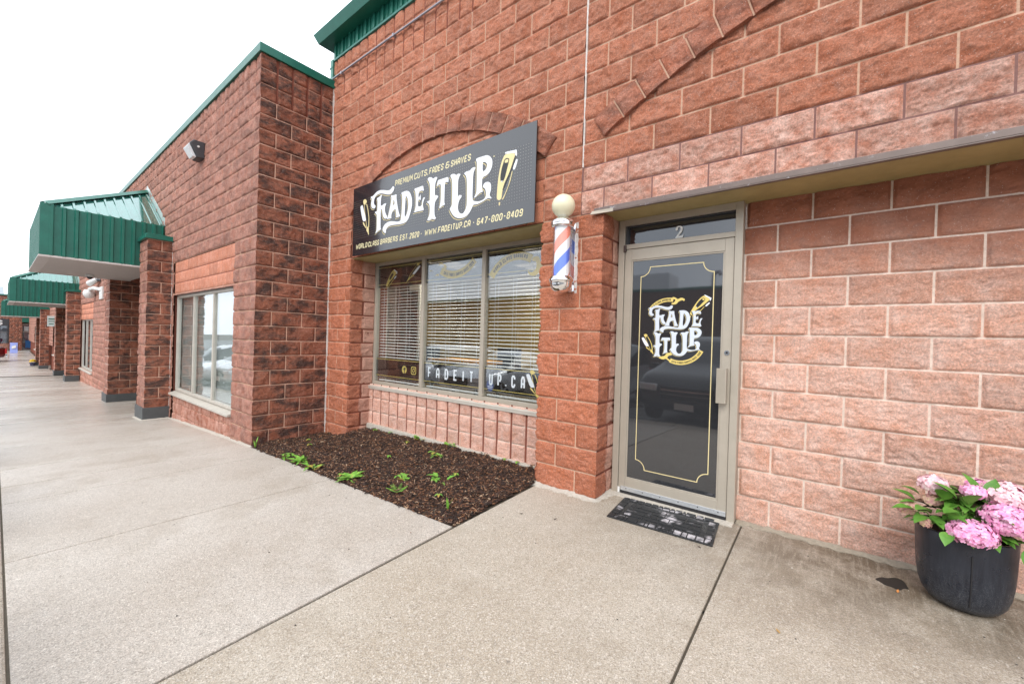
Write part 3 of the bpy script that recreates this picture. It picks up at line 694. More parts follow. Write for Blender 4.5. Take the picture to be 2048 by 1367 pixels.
GREEN_WET_SKY = metal_mat('wet_sky_green_metal', (.05,.24,.19), .12, .5, .1); GREEN_WET_SKY.node_tree.nodes['Principled BSDF'].inputs['Coat Weight'].default_value = 1; GREEN_WET_SKY.node_tree.nodes['Principled BSDF'].inputs['Coat IOR'].default_value = 2.0; WHITE_F = metal_mat('pale_flashing', (.50,.58,.56), .3, .3, .08)  # wet coat; green paler than the canopy sides, sky reflection put into the colour
def pillar(parent, xr, xl, yf, ztop, zbase, cap=True, mats=(ST_PIL, MO_TAN, MO_TAN), cell=.02, yb=YP, capped_h=.1):
    w = xr-xl
    q = stone_wall('pillar', FX(xr), yf, yb, zbase, ztop, list(mats), parent, joff=yf+.2, corner=((0,-1,0), None), cell=cell, zoff=0)
    stone_wall('pillar_face', FY(yf), xl, xr, zbase, ztop, [ST_LEFT, MO, MO], q, joff=xr-.4, corner=(None, (1,0,0)), cell=cell)
    stone_wall('pillar_face', FX(xl, -1), yf, yb, zbase, ztop, [ST_LEFT, MO], q, joff=yf+.2, corner=((0,-1,0), None), cell=.05)
    MB().box(xl+.02, xr-.02, yf+.02, yb, zbase, ztop).build('pillar_core', GROOVE, q)
    zb = zg(xr)-.12
    MB().box(xl-.035, xr+.028, yf-.032, yb-.002, zb, zbase+.012).build('pillar_base', DKBASE, q, bevel=.004)
    if cap:
        m = MB(); m.box(xl-.05, xr+.05, yf-.05, yb, ztop-.02, ztop+.045); m.box(xl-.035, xr+.035, yf-.035, yb, ztop+.045, ztop+.075); m.build('pillar_cap', GREEN, q, bevel=.006)
    return q
def ext_window(parent, x0, x1, z0, z1, y, dark=False, bars=3, blinds=True):
    f = MB(); f.box(x0, x1, y-.03, y+.04, z1-.045, z1); f.box(x0, x1, y-.03, y+.04, z0, z0+.045)
    f.box(x0, x0+.045, y-.03, y+.04, z0+.045, z1-.045); f.box(x1-.045, x1, y-.03, y+.04, z0+.045, z1-.045)
    for k in range(1, bars): f.box(x0+(x1-x0)*k/bars-.025, x0+(x1-x0)*k/bars+.025, y-.026, y+.036, z0+.0455, z1-.0455)
    w = f.build('window', SILLM, parent, bevel=.003)
    MB().box(x0+.04, x1-.04, y+.0, y+.006, z0+.04, z1-.04).build('pane', GLASS_GREY, w)
    if blinds:
        b = MB()
        z = z0+.05
        while z < z1-.05:
            b.add([(x0+.05,y+.045,z),(x1-.05,y+.045,z),(x1-.05,y+.060,z+.023),(x0+.05,y+.060,z+.023)], [(0,1,2,3)]); z += .021
        b.build('blind', BLINDG, w)
    else:
        MB().box(x0+.04, x1-.04, y+.10, y+.12, z0, z1).build('curtain', mat('dark_curtain', (.10,.07,.075), .8), w)
    s = MB(); s.prism([(x0-.04, y-.125, z0-.075), (x0-.04, y-.125, z0-.045), (x0-.04, y+.03, z0-.002), (x0-.04, y+.03, z0-.075)], (x1-x0+.04, 0, 0)); s.build('sill', SILLM, w, bevel=.003)
    return w
BLINDG = mat('grey_blind', (.50,.51,.49), .6)
# --- unit 1
unit = thing('brick_building', 'projecting dark-stained block unit with green coping, beside the mulch bed', 'building', (-8, 0, 0))
x_c = -3.87
stone_wall('side_wall', FX(x_c), YP, -.004, -.3, 4.4, [ST_SIDE, MO_TAN, MO_TAN], unit, joff=YP, corner=((0,-1,0), None), cell=.0145)
stone_wall('side_wall', FX(x_c), YP, -.004, 4.4, 5.0, [ST_SIDE, MO_DARK, GROOVE], unit, bond='stack', unit=.2, joff=YP+.2, corner=((0,-1,0), None), cell=.016, slot=.010)
stone_wall('front_wall', FY(YP), -8.0, x_c, -.45, 4.4, [ST_LEFT, MO, MO], unit, joff=x_c-.2, corner=(None, (1,0,0)), cell=.021, holes=[(-7.85,-4.65,-.46,1.97),(-7.85,-4.65,2.0,2.6)])
stone_wall('front_wall', FY(YP), -12.6, -8.0, 2.6, 4.4, [ST_LEFT, MO, MO], unit, joff=x_c-.2, cell=.045)
stone_wall('front_wall', FY(YP), -22.2, -12.6, -1.0, 4.4, [ST_LEFT, MO, MO], unit, joff=x_c-.2, cell=.05, holes=[(-21.5,-18.15,-1.01,1.62),(-21.5,-18.15,1.62,2.21)])
stone_wall('scored_course', FY(YP), -12, x_c, 4.4, 5.0, [ST_LEFT, MO_DARK, GROOVE], unit, bond='stack', unit=.2, joff=x_c, corner=(None, (1,0,0)), cell=.026, slot=.013)
stone_wall('scored_course', FY(YP), -22.2, -12, 4.4, 5.0, [ST_LEFT, MO_DARK, GROOVE], unit, bond='stack', unit=.2, joff=x_c, cell=.06, slot=.009)
stone_wall('lintel_panel', FY(YP+.01), -7.85, -4.65, 2.0, 2.6, [SMOOTHP, GROOVE, GROOVE], unit, bond='stack', unit=.2, joff=-4.65, cell=.04, smooth_face=True, slot=.006)
stone_wall('lintel_panel', FY(YP+.01), -21.5, -18.15, 1.6, 2.2, [SMOOTHP, GROOVE, GROOVE], unit, bond='stack', unit=.4, joff=-4.65, cell=.1, smooth_face=True, slot=.003)
stone_wall('scored_course', FY(YP+.02), -7.85, -4.65, -.46, .13, [ST_SLOTL, MO_DARK, GROOVE], unit, bond='stack', unit=.2, joff=-4.65, cell=.016, slot=.010, zoff=-.07, amp=.8)
stone_wall('scored_course', FY(YP+.02), -21.5, -18.15, -1.0, -.28, [ST_SLOTL, MO_DARK, MO_DARK], unit, bond='stack', unit=.4, joff=-18.15, cell=.05)
MB().box(-22.2, -12.62, YP+.09, YP+.3, -1, -.30).box(-22.2, -12.62, YP+.04, .2, 2.25, 4.98).box(-18.1, -12.62, YP+.03, .2, -1, 2.25).box(-22.2, -21.55, YP+.03, .2, -1, 2.25).box(-8.0, -7.88, YP+.03, .2, -.5, 2.62).box(-8.62, x_c-.02, YP+.03, -.0, 2.62, 4.98).box(-4.62, x_c-.02, YP+.02, -.01, -.5, 2.62).box(-7.85, -4.65, YP+.09, YP+.3, -.5, .09).box(-12.6,-8.6,YP+.03,.2,2.62,4.98).build('wall_core', GROOVE, unit)
MB().box(-7.86, -4.64, YP+.012, YP+.3, 1.965, 1.999).build('steel_lintel', LINT, unit)
MB().box(-22.2, x_c-.02, .2, 9, 4.7, 4.97).build('roof', DARKG, unit)
ext_window(unit, -7.82, -4.68, .155, 1.965, YP+.075)
ext_window(unit, -21.5, -18.2, -.27, 1.61, YP+.075, blinds=False)
m = MB(); m.box(-22.2, x_c+.035, YP-.035, YP+.25, 4.985, 5.10); m.box(x_c-.25, x_c+.0351, YP+.25, -.006, 4.985, 5.10); m.build('coping', GREEN_L if False else GREEN, unit, bevel=.005)
MB().box(-12.01, -11.99, YP-.006, YP+.0, 2.9, 4.98).build('control_joint', SEAL, unit)
pillar(unit, -8.0, -8.62, -1.352, 3.03, -.18)
MB().box(-8.0, -7.985, YP-.012, YP-.003, -.3, 3.1).build('control_joint', SEAL, unit)
# entrance recess between the pillars
stone_wall('recess_wall', FX(-12.0), -1.352, .5, -.35, 2.6, [ST_PIL, MO_TAN, MO_TAN], unit, joff=-1.15, corner=((0,-1,0), None), cell=.022)
stone_wall('pillar_face', FY(-1.352), -12.62, -12.0, -.35, 2.6, [ST_LEFT, MO_PALE, MO_PALE], unit, joff=-12.2, corner=(None, (1,0,0)), cell=.03)
MB().box(-12.60, -12.02, -1.33, YP+.02, -.6, 2.6).build('pillar_core', GROOVE, unit)
MB().box(-12.66, -11.972, -1.385, .5, -.75, -.34).build('pillar_base', DKBASE, unit, bevel=.004)
stone_wall('recess_wall', FY(.5), -12.0, -8.6, -.5, 2.6, [ST_PIL, MO_TAN, MO_TAN], unit, joff=0, cell=.05, holes=[(-10.9,-9.7,-.6,1.9)])
stone_wall('header', FY(-.55), -12.0, -8.6, 1.95, 2.55, [ST_LEFT, MO_TAN, MO_TAN], unit, joff=0, cell=.05)
MB().box(-12.0, -8.6, -.54, -.34, 1.94, 1.95).build('header_trim', WHITE_S, unit)
MB().box(-8.62, -8.60, YP, .5, -.5, 2.6).build('recess_side', ST_PIL, unit)
MB().box(-12, -8.6, .5, .52, 2.5, 2.6).build('recess_top', WHITE_S, unit)
d = MB().box(-10.9, -10.85, .45, .5, -.5, 1.9).box(-9.75, -9.7, .45, .5, -.5, 1.9).box(-10.85, -9.75, .45, .5, 1.83, 1.9).build('door', TRIM, unit)
MB().box(-10.85, -9.75, .47, .48, -.5, 1.83).build('pane', GLASS_GREY, d)
canopy(unit, -8.64, -12.0, -2.632, 2.545, 3.41, 4.44)
foot('cement_fillet', [(-7.95,-.99),(-6,-.99),(-3.87,-.99),(-3.865,-.98)], .03, CEM, unit)
foot('cement_fillet', [(-8.66,-1.385),(-7.965,-1.385),(-7.96,-1.0)], .03, CEM, unit)
# --- units 2 and 3
def far_unit(label, x1, x0, xp1, xp2, zt, dz, out, wx, cell=.1, last=False):
    u = thing('brick_building', label, 'building', (x1, 0, 0), 'shop units along the row')
    stone_wall('front_wall', FY(YP), x0, x1, zt-4.6, zt, [ST_LEFT, MO, MO], u, joff=x1-.2, cell=cell, holes=[(xp2+.02,xp1-.02,zt-4.7,2.2+dz),(wx[0],wx[1],-.3+dz,1.62+dz)])
    MB().box(x0, x1, YP+.2, 4, zt-.4, zt-.02).box(x0, xp2, YP+.12, .2, -2, zt-.4).build('wall_core', GROOVE, u)
    MB().box(x0, x1, YP-.03, YP+.2, zt-.012, zt+.11).build('coping', GREEN, u)
    pillar(u, xp1, xp1-.62, -1.352, 2.75+dz, zg(xp1)+.22, cell=.05)
    pillar(u, xp2, xp2-.62, -1.352, 2.3+dz, zg(xp2)+.2, cap=False, cell=.06)
    MB().box(xp2, xp1-.6, .5, .55, -2, 2.4).build('recess_wall', ST_PIL, u)
    ext_window(u, wx[0], wx[1], -.28+dz, 1.61+dz, YP+.075, blinds=False)
    canopy(u, xp1-.62, xp2, out, 2.545+dz-.3, 3.41+dz-.3, min(4.44+dz-.3, zt-.05)); return u
far_unit('second green-canopied block unit beyond the security cameras', -22.2, -37.2, -21.62, -26.35, 4.75, -.03, -2.76, (-33.9,-30.6))
far_unit('third and farthest green-canopied block unit of the row', -37.2, -61.5, -36.7, -40.7, 4.4, -.38, -2.86, (-52,-48))
ART = {
'F': [[(-2.741,3.153),(-2.705,3.146),(-2.659,3.164),(-2.602,3.19),(-2.534,3.194),(-2.454,3.18),(-2.365,3.155),(-2.311,3.154),(-2.279,3.17),(-2.259,3.191),(-2.226,3.171),(-2.23,3.14),(-2.256,3.113),(-2.308,3.095),(-2.374,3.105),(-2.452,3.132),(-2.52,3.15),(-2.583,3.149),(-2.631,3.134),(-2.658,3.1),(-2.666,3.061),(-2.652,3.025),(-2.623,3.013),(-2.627,2.987),(-2.662,2.976),(-2.697,2.989),(-2.725,3.018),(-2.73,3.06),(-2.72,3.098),(-2.718,3.118),(-2.738,3.132)],[(-2.604,3.103),(-2.552,3.107),(-2.502,3.127),(-2.48,3.129),(-2.501,3.097),(-2.508,3.039),(-2.507,2.986),(-2.468,2.988),(-2.435,3.002),(-2.385,3.0),(-2.395,2.982),(-2.411,2.962),(-2.414,2.917),(-2.395,2.868),(-2.355,2.822),(-2.376,2.801),(-2.42,2.807),(-2.449,2.838),(-2.465,2.879),(-2.472,2.92),(-2.486,2.942),(-2.505,2.94),(-2.499,2.694),(-2.481,2.681),(-2.532,2.675),(-2.577,2.655),(-2.617,2.644),(-2.595,2.671),(-2.585,2.7),(-2.587,2.873),(-2.606,2.9),(-2.638,2.919),(-2.625,2.933),(-2.59,2.928),(-2.582,2.952),(-2.582,3.072)]],
'A': [[(-2.297,3.083),(-2.248,3.07),(-2.172,3.073),(-2.179,3.041),(-2.153,2.928),(-2.123,2.841),(-2.089,2.785),(-2.13,2.782),(-2.182,2.781),(-2.166,2.804),(-2.18,2.851),(-2.187,2.89),(-2.224,2.884),(-2.26,2.864),(-2.276,2.822),(-2.267,2.789),(-2.326,2.792),(-2.379,2.793),(-2.344,2.82),(-2.301,2.942),(-2.279,3.041)],'hole',[(-2.233,3.025),(-2.248,2.945),(-2.206,2.956)]],
'D': [[(-2.084,3.07),(-2.027,3.075),(-1.977,3.075),(-1.926,3.054),(-1.89,3.01),(-1.868,2.95),(-1.863,2.888),(-1.878,2.83),(-1.9,2.778),(-1.922,2.733),(-1.96,2.702),(-2.009,2.688),(-2.09,2.688),(-2.194,2.697),(-2.279,2.702),(-2.343,2.691),(-2.377,2.663),(-2.375,2.617),(-2.417,2.626),(-2.452,2.661),(-2.449,2.7),(-2.411,2.733),(-2.346,2.753),(-2.282,2.754),(-2.207,2.739),(-2.133,2.724),(-2.082,2.727),(-2.073,2.764),(-2.062,2.849),(-2.057,2.974),(-2.065,3.038)],'hole',[(-1.994,3.015),(-1.971,3.002),(-1.947,2.962),(-1.934,2.901),(-1.942,2.841),(-1.964,2.786),(-1.997,2.754),(-2.004,2.802),(-1.997,2.9)]],
'E': [[(-1.835,3.069),(-1.764,3.068),(-1.671,3.074),(-1.661,3.042),(-1.653,3.006),(-1.697,3.021),(-1.732,3.016),(-1.75,2.997),(-1.749,2.946),(-1.725,2.955),(-1.71,2.983),(-1.707,2.953),(-1.707,2.908),(-1.728,2.921),(-1.751,2.921),(-1.754,2.849),(-1.724,2.837),(-1.687,2.841),(-1.679,2.879),(-1.675,2.908),(-1.66,2.931),(-1.624,2.928),(-1.641,2.91),(-1.656,2.883),(-1.664,2.852),(-1.655,2.815),(-1.639,2.782),(-1.705,2.785),(-1.771,2.787),(-1.832,2.784),(-1.811,2.806),(-1.798,2.84),(-1.795,2.925),(-1.806,3.017)]],
'I': [[(-1.597,3.13),(-1.569,3.145),(-1.529,3.138),(-1.494,3.111),(-1.455,3.124),(-1.421,3.114),(-1.442,3.081),(-1.46,3.041),(-1.459,2.914),(-1.43,2.916),(-1.396,2.894),(-1.42,2.873),(-1.447,2.852),(-1.459,2.817),(-1.457,2.705),(-1.441,2.669),(-1.422,2.655),(-1.462,2.643),(-1.503,2.663),(-1.536,2.643),(-1.582,2.654),(-1.555,2.692),(-1.539,2.727),(-1.541,2.81),(-1.559,2.843),(-1.597,2.865),(-1.575,2.876),(-1.546,2.871),(-1.542,2.908),(-1.543,3.028),(-1.561,3.085)]],
'T': [[(-1.414,3.079),(-1.376,3.078),(-1.311,3.078),(-1.247,3.079),(-1.239,3.052),(-1.24,3.017),(-1.277,3.031),(-1.296,3.021),(-1.298,2.934),(-1.297,2.802),(-1.281,2.781),(-1.331,2.776),(-1.384,2.748),(-1.364,2.8),(-1.356,2.872),(-1.36,3.02),(-1.396,3.026),(-1.433,3.008),(-1.424,3.04)]],
'U': [[(-1.216,3.083),(-1.186,3.096),(-1.144,3.088),(-1.121,3.067),(-1.093,3.078),(-1.05,3.066),(-1.069,3.043),(-1.088,3.004),(-1.086,2.891),(-1.086,2.827),(-1.063,2.846),(-1.023,2.831),(-1.032,2.81),(-1.059,2.794),(-1.073,2.761),(-1.081,2.713),(-1.066,2.665),(-1.035,2.638),(-0.995,2.637),(-0.962,2.671),(-0.945,2.724),(-0.951,2.933),(-0.961,3.004),(-0.977,3.036),(-1.003,3.058),(-0.974,3.072),(-0.935,3.071),(-0.911,3.071),(-0.888,3.09),(-0.85,3.092),(-0.831,3.08),(-0.849,3.06),(-0.864,3.024),(-0.867,2.915),(-0.867,2.752),(-0.836,2.735),(-0.789,2.722),(-0.734,2.722),(-0.694,2.735),(-0.674,2.761),(-0.678,2.795),(-0.691,2.834),(-0.723,2.856),(-0.717,2.882),(-0.695,2.897),(-0.66,2.899),(-0.624,2.882),(-0.609,2.847),(-0.612,2.802),(-0.628,2.769),(-0.625,2.748),(-0.6,2.727),(-0.604,2.716),(-0.644,2.732),(-0.688,2.72),(-0.751,2.702),(-0.806,2.695),(-0.852,2.703),(-0.871,2.669),(-0.898,2.633),(-0.936,2.604),(-0.993,2.589),(-1.063,2.594),(-1.125,2.618),(-1.167,2.657),(-1.201,2.706),(-1.207,2.725),(-1.181,2.745),(-1.172,2.772),(-1.177,2.981),(-1.188,3.041)]],
'P': [[(-0.834,3.164),(-0.816,3.175),(-0.742,3.174),(-0.679,3.172),(-0.634,3.147),(-0.606,3.109),(-0.6,3.063),(-0.616,3.014),(-0.645,2.981),(-0.689,2.963),(-0.734,2.959),(-0.736,2.887),(-0.731,2.826),(-0.715,2.811),(-0.755,2.807),(-0.792,2.793),(-0.819,2.774),(-0.849,2.769),(-0.829,2.791),(-0.811,2.822),(-0.811,2.903),(-0.813,3.04),(-0.816,3.129)],'hole',[(-0.736,3.116),(-0.708,3.11),(-0.68,3.09),(-0.671,3.066),(-0.683,3.036),(-0.705,3.02),(-0.732,3.014)]],
'clipper_body': [[(-0.446,3.12),(-0.389,3.114),(-0.322,3.098),(-0.315,3.082),(-0.342,2.996),(-0.39,2.913),(-0.448,2.825),(-0.467,2.74),(-0.471,2.693),(-0.496,2.681),(-0.521,2.69),(-0.535,2.712),(-0.531,2.78),(-0.525,2.862),(-0.511,2.961),(-0.483,3.058)]],
'clipper_inner': [[(-0.45,3.066),(-0.427,3.079),(-0.392,3.069),(-0.385,3.047),(-0.41,2.972),(-0.437,2.883),(-0.465,2.849),(-0.489,2.866),(-0.496,2.91),(-0.481,2.989)]],
'clipper_square': [[(-0.435,3.066),(-0.396,3.062),(-0.399,3.029),(-0.447,3.035)]],
'clipper_blade': [[(-0.443,3.122),(-0.442,3.141),(-0.317,3.128),(-0.311,3.131),(-0.299,3.126),(-0.293,3.097),(-0.294,3.064),(-0.311,3.073),(-0.318,3.102)]],
'clipper_strip': [[(-0.318,3.075),(-0.305,3.067),(-0.363,2.927),(-0.453,2.77),(-0.464,2.78),(-0.374,2.937)]],
'clipper_lever': [[(-0.301,3.039),(-0.28,3.029),(-0.287,3.003),(-0.306,2.954),(-0.323,2.939),(-0.337,2.948),(-0.329,2.986),(-0.31,3.015)]],
'clipper_low': [[(-0.348,2.937),(-0.339,2.927),(-0.368,2.828),(-0.408,2.749),(-0.447,2.678),(-0.465,2.682),(-0.435,2.72),(-0.393,2.793),(-0.363,2.88)]],
'clipper_cord': [[(-0.504,2.662),(-0.486,2.662),(-0.489,2.628),(-0.503,2.632)]],
'razor_knob': [[(-2.919,3.136),(-2.874,3.146),(-2.838,3.12),(-2.832,3.092),(-2.87,3.077),(-2.901,3.073),(-2.918,3.101)]],
'razor_blade': [[(-2.988,3.065),(-2.938,3.077),(-2.92,3.046),(-2.89,2.978),(-2.862,2.919),(-2.838,2.86),(-2.859,2.848),(-2.902,2.846),(-2.928,2.881),(-2.957,2.955),(-2.979,3.021)]],
'razor_handle': [[(-2.901,3.073),(-2.87,3.077),(-2.827,3.069),(-2.79,2.975),(-2.766,2.875),(-2.765,2.753),(-2.824,2.755),(-2.843,2.819),(-2.876,2.948)]],
'razor_handle_in': [[(-2.889,3.068),(-2.843,3.069),(-2.807,2.978),(-2.781,2.878),(-2.784,2.759),(-2.814,2.762),(-2.831,2.817),(-2.864,2.946)]],
'razor_tail': [[(-2.824,2.755),(-2.774,2.758),(-2.768,2.699),(-2.761,2.647),(-2.775,2.651),(-2.796,2.691),(-2.822,2.706)]],
'razor_arm': [[(-2.92,2.844),(-2.889,2.833),(-2.856,2.787),(-2.824,2.749),(-2.832,2.741),(-2.878,2.782),(-2.909,2.814)]],
}
# ================================================================ SIGN
sign_mat = mat('sign_black_gloss', (.012,.014,.019), .16, spec=1, coat=.35); t = NT(sign_mat); p = t.pos()
t.l(t.bump(t.noise(p, 1.3, 2), .05, .02), t.b.inputs['Normal'])
sg = thing('shop_sign', 'black sign board with white and gold FADE IT UP lettering over the shop window', 'sign', (-1.62, -.03, 2.4))
YS = -.080
KS = (-.080+3.108)/(-.045+3.108)
def K(q): return (2.1286+(q[0]-2.1286)*KS, 1.3123+(q[1]-1.3123)*KS)   # lettering measured for a board 35 mm farther back
bd = MB().box(-3.105, -.045, YS, YS+.012, 2.392, 3.315).build('board', sign_mat, sg)
for x in (-2.9, -1.6, -.3):
    for z in (2.6, 3.1): MB().box(x-.02, x+.02, YS+.0125, -.002, z-.02, z+.02).build('bracket', DARKG, sg)
def fl(mb, loops, y, dx=0, dz=0, m=0, k=1, sc=1, fn=None):
    res = []; i = 0
    L = [l for l in loops if l != 'hole']
    hashole = 'hole' in loops
    f = fn or (lambda q: (q[0]+dx, q[1]+dz))
    L = [[f(q) for q in chaikin(l, k)] for l in L]
    if hashole: flat(mb, L, y, m)
    else:
        for j, l in enumerate(L): flat(mb, [l], y-.0002*j, m)
LET = ['F','A','D','E','I','T','U','P']
g = MB(); dk = MB(); wh = MB()
for kx in LET:
    fl(g, ART[kx], YS-.0012, fn=lambda q: K((q[0]-.016, q[1]-.016))); fl(g, ART[kx], YS-.0018, m=1, fn=lambda q: K((q[0]-.010, q[1]-.010))); fl(wh, ART[kx], YS-.0030, fn=K)
g.build('lettering_shadow', [GOLD_P, DVIN], bd); wh.build('lettering', WVIN, bd)
def clipper(mb, y, f, gold=0, dark=1, white=2):
    fl(mb, ART['clipper_body'], y, m=gold, fn=f); fl(mb, ART['clipper_inner'], y-.0006, m=dark, fn=f)
    fl(mb, ART['clipper_square'], y-.0012, m=gold, fn=f); fl(mb, ART['clipper_blade'], y-.0002, m=white, fn=f)
    fl(mb, ART['clipper_strip'], y-.0012, m=dark, fn=f); fl(mb, ART['clipper_lever'], y-.0009, m=white, fn=f)
    fl(mb, ART['clipper_low'], y-.0018, m=gold, fn=f); fl(mb, ART['clipper_cord'], y-.0006, m=gold, fn=f, k=0)
    c = [(-.471+.008*math.cos(a), 2.862+.008*math.sin(a)) for a in [i*math.tau/12 for i in range(12)]]
    flat(mb, [[f(q) for q in c]], y-.0012, white)
def razor(mb, y, f, gold=0, dark=1, white=2):
    fl(mb, ART['razor_handle'], y, m=gold, fn=f, k=0); fl(mb, ART['razor_handle_in'], y-.0006, m=dark, fn=f, k=0)
    fl(mb, ART['razor_knob'], y-.0012, m=gold, fn=f); fl(mb, ART['razor_blade'], y-.0003, m=white, fn=f)
    fl(mb, ART['razor_tail'], y-.0015, m=gold, fn=f); fl(mb, ART['razor_arm'], y-.0009, m=gold, fn=f)
idf = K
mb = MB(); clipper(mb, YS-.0012, idf); mb.build('clipper_picture', [GOLD_P, DVIN, WVIN], bd)
mb = MB(); razor(mb, YS-.0012, idf); mb.build('razor_picture', [GOLD_P, DVIN, WVIN], bd)
tx = MB(); sl_ = .16; TL = [MB(), MB(), MB(), MB()]
for s, x0, x1, zb, zt in [('PREMIUM', -2.217, -1.872, 3.178, 3.25), ('CUTS,', -1.845, -1.592, 3.178, 3.25), ('FADES', -1.572, -1.335, 3.178, 3.25), ('&', -1.299, -1.240, 3.178, 3.25), ('SHAVES', -1.215, -.915, 3.178, 3.248),
        ('WORLD', -3.077, -2.80, 2.489, 2.557), ('CLASS', -2.775, -2.532, 2.488, 2.556), ('BARBERS', -2.502, -2.135, 2.487, 2.555), ('EST.', -2.092, -1.925, 2.485, 2.553), ('2020', -1.90, -1.725, 2.483, 2.551), ('·', -1.69, -1.66, 2.483, 2.551),
        ('WWW.FADEITUP.CA', -1.625, -.892, 2.483, 2.551), ('·', -.85, -.825, 2.483, 2.551), ('647-800-8409', -.798, -.208, 2.480, 2.549)]:
    (x0, zb), (x1, zt) = K((x0, zb)), K((x1, zt))
    if s == '·':
        dm = MB(); line_text(dm, s, YS-.0012, x0, x1, zb, zt-zb, .0135, 0); dm.build('separator_dot', CREAM, bd); continue
    line_text(TL[0 if zb > 3 else 1 if x1 < -1.66 else 2 if x1 < -.86 else 3], s, YS-.0012, x0, x1, zb, zt-zb, .0108, sl_)
TL[0].build('top_line_lettering', CREAM, bd); [q.build('bottom_line_lettering', CREAM, bd) for q in TL[1:]]
line_text(tx, 'TM', YS-.0012, -.567, -.543, 3.107, .014, .0035, 0)
tx.build('trade_mark', CREAM, bd)
db = MB(); nx = 98; nz = 18
for i in range(nx):
    for j in range(nz):
        x, z = K((-3.145+i*(3.02/(nx-1)), 2.632+j*(3.145-2.632)/(nz-1)))
        if (i+j) % 1 == 0:
            r_ = .0034; db.add([(x-r_,YS-.0006,z-r_),(x+r_,YS-.0006,z-r_),(x+r_,YS-.0006,z+r_),(x-r_,YS-.0006,z+r_)], [(0,1,2,3)])
meta(db.build('dot_pattern', mat('dot_ink', (.16,.155,.13), .5), bd))

# ================================================================ DOOR
YD = .315
fr = MB(); fr.box(.618, .672, YD-.03, YD+.07, .0, 2.382); fr.box(1.532, 1.584, YD-.03, YD+.07, .0, 2.382)
fr.box(.6725, 1.5315, YD-.03, YD+.07, 2.330, 2.382); fr.box(.6725, 1.5315, YD-.025, YD+.07, 2.128, 2.168)
df = fr.build('door_frame', TRIM, shop, bevel=.002)
MB().box(.672, 1.532, YD+.02, YD+.026, 2.16, 2.335).build('transom_pane', GLASS_DOOR, df)
m = MB(); m.box(.672, 1.532, YD-.008, YD+.02, 2.322, 2.3295).box(.672, .69, YD-.008, YD+.02, 2.1685, 2.322); m.build('glazing_bead', DARKG, df)
MB().box(.74, 1.53, YD+.028, YD+.030, 2.169, 2.197).build('transom_film', mat('pale_film', (.5,.6,.7), .4), df)
# the 2
two = chaikin([(0,.78),(.06,.93),(.28,1),(.58,1),(.83,.9),(.9,.7),(.8,.48),(.55,.3),(.36,.17),(.8,.17),(.86,.17),(.97,.28),(1,.28),(.95,0),(0,0),(.05,.12),(.35,.36),(.58,.58),(.64,.75),(.55,.88),(.38,.9),(.25,.85),(.3,.76),(.26,.66),(.12,.63),(.02,.68)], 1, .2)
mb = MB(); flat(mb, [[(1.088+q[0]*.064, 2.178+q[1]*.098) for q in two]], YD+.0105); mb.build('door_number', mat('silver_number', (.86,.86,.84), .4), df)
lf = MB(); zl0 = .035; zl1 = 2.124; yd0 = YD-.018; yd1 = YD+.03
lf.box(.676, .733, yd0, yd1, zl0, zl1); lf.box(1.466, 1.528, yd0, yd1, zl0, zl1); lf.box(.7335, 1.4655, yd0, yd1, 2.03, zl1); lf.box(.7335, 1.4655, yd0, yd1, zl0, .142)
dr = lf.build('door', TRIM, shop, bevel=.002)
bd2 = MB(); bd2.box(.7335, .746, yd0+.006, yd1, .154, 2.018).box(1.453, 1.4655, yd0+.006, yd1, .154, 2.018).box(.7335, 1.4655, yd0+.006, yd1, 2.018, 2.0295).box(.7335, 1.4655, yd0+.006, yd1, .1425, .154)
bd2.build('glazing_bead', TRIM, dr, bevel=.0015)
YG = yd0+.014
MB().box(.744, 1.456, YG, YG+.006, .15, 2.02).build('pane', GLASS_DOOR, dr)
sw_ = MB().box(.70, 1.526, yd0-.008, yd0-.0005, .036, .072).build('door_sweep', ALU, dr, bevel=.0015)
m = MB().box(.70, 1.526, yd0-.012, yd0-.0005, .014, .0355)
for k in range(6): m.tube([(.75+.145*k, yd0-.011, .058), (.75+.145*k, yd0-.0078, .058)], .004, 8)
m.build('rubber_seal', BLACK, dr)
MB().box(.62, 1.584, YD-.10, YD+.07, -.01, .012).build('threshold', CEM, df, bevel=.004)
m = MB().box(1.445, 1.503, yd0-.062, yd0-.055, .885, 1.145).box(1.503, 1.511, yd0-.062, yd0-.001, .885, 1.145)
for k in range(9): m.box(1.449+.006*k, 1.4515+.006*k, yd0-.0640, yd0-.0621, .887, 1.143)
m.build('pull_handle', TRIM, dr, bevel=.001)
m = MB().tube([(1.500, yd0-.006, 1.262), (1.500, yd0, 1.262)], .019, 20); lk = m.build('lock', CHROME, dr)
MB().tube([(1.500, yd0-.0075, 1.262), (1.500, yd0-.006, 1.262)], .009, 12).build('key_slot', BLACK, lk)
m = MB().box(.668, .69, yd0-.022, yd0+.01, 2.112, 2.150).tube([(.679, yd0-.018, 2.104),(.679, yd0-.018, 2.158)], .012, 10); m.build('pivot_hinge', mat('brown_hinge', (.06,.035,.03), .5), dr)
m = MB().tube([(.684, yd0-.012, .015),(.684, yd0-.012, .06)], .011, 10); m.build('pivot_hinge', WHITE, dr)
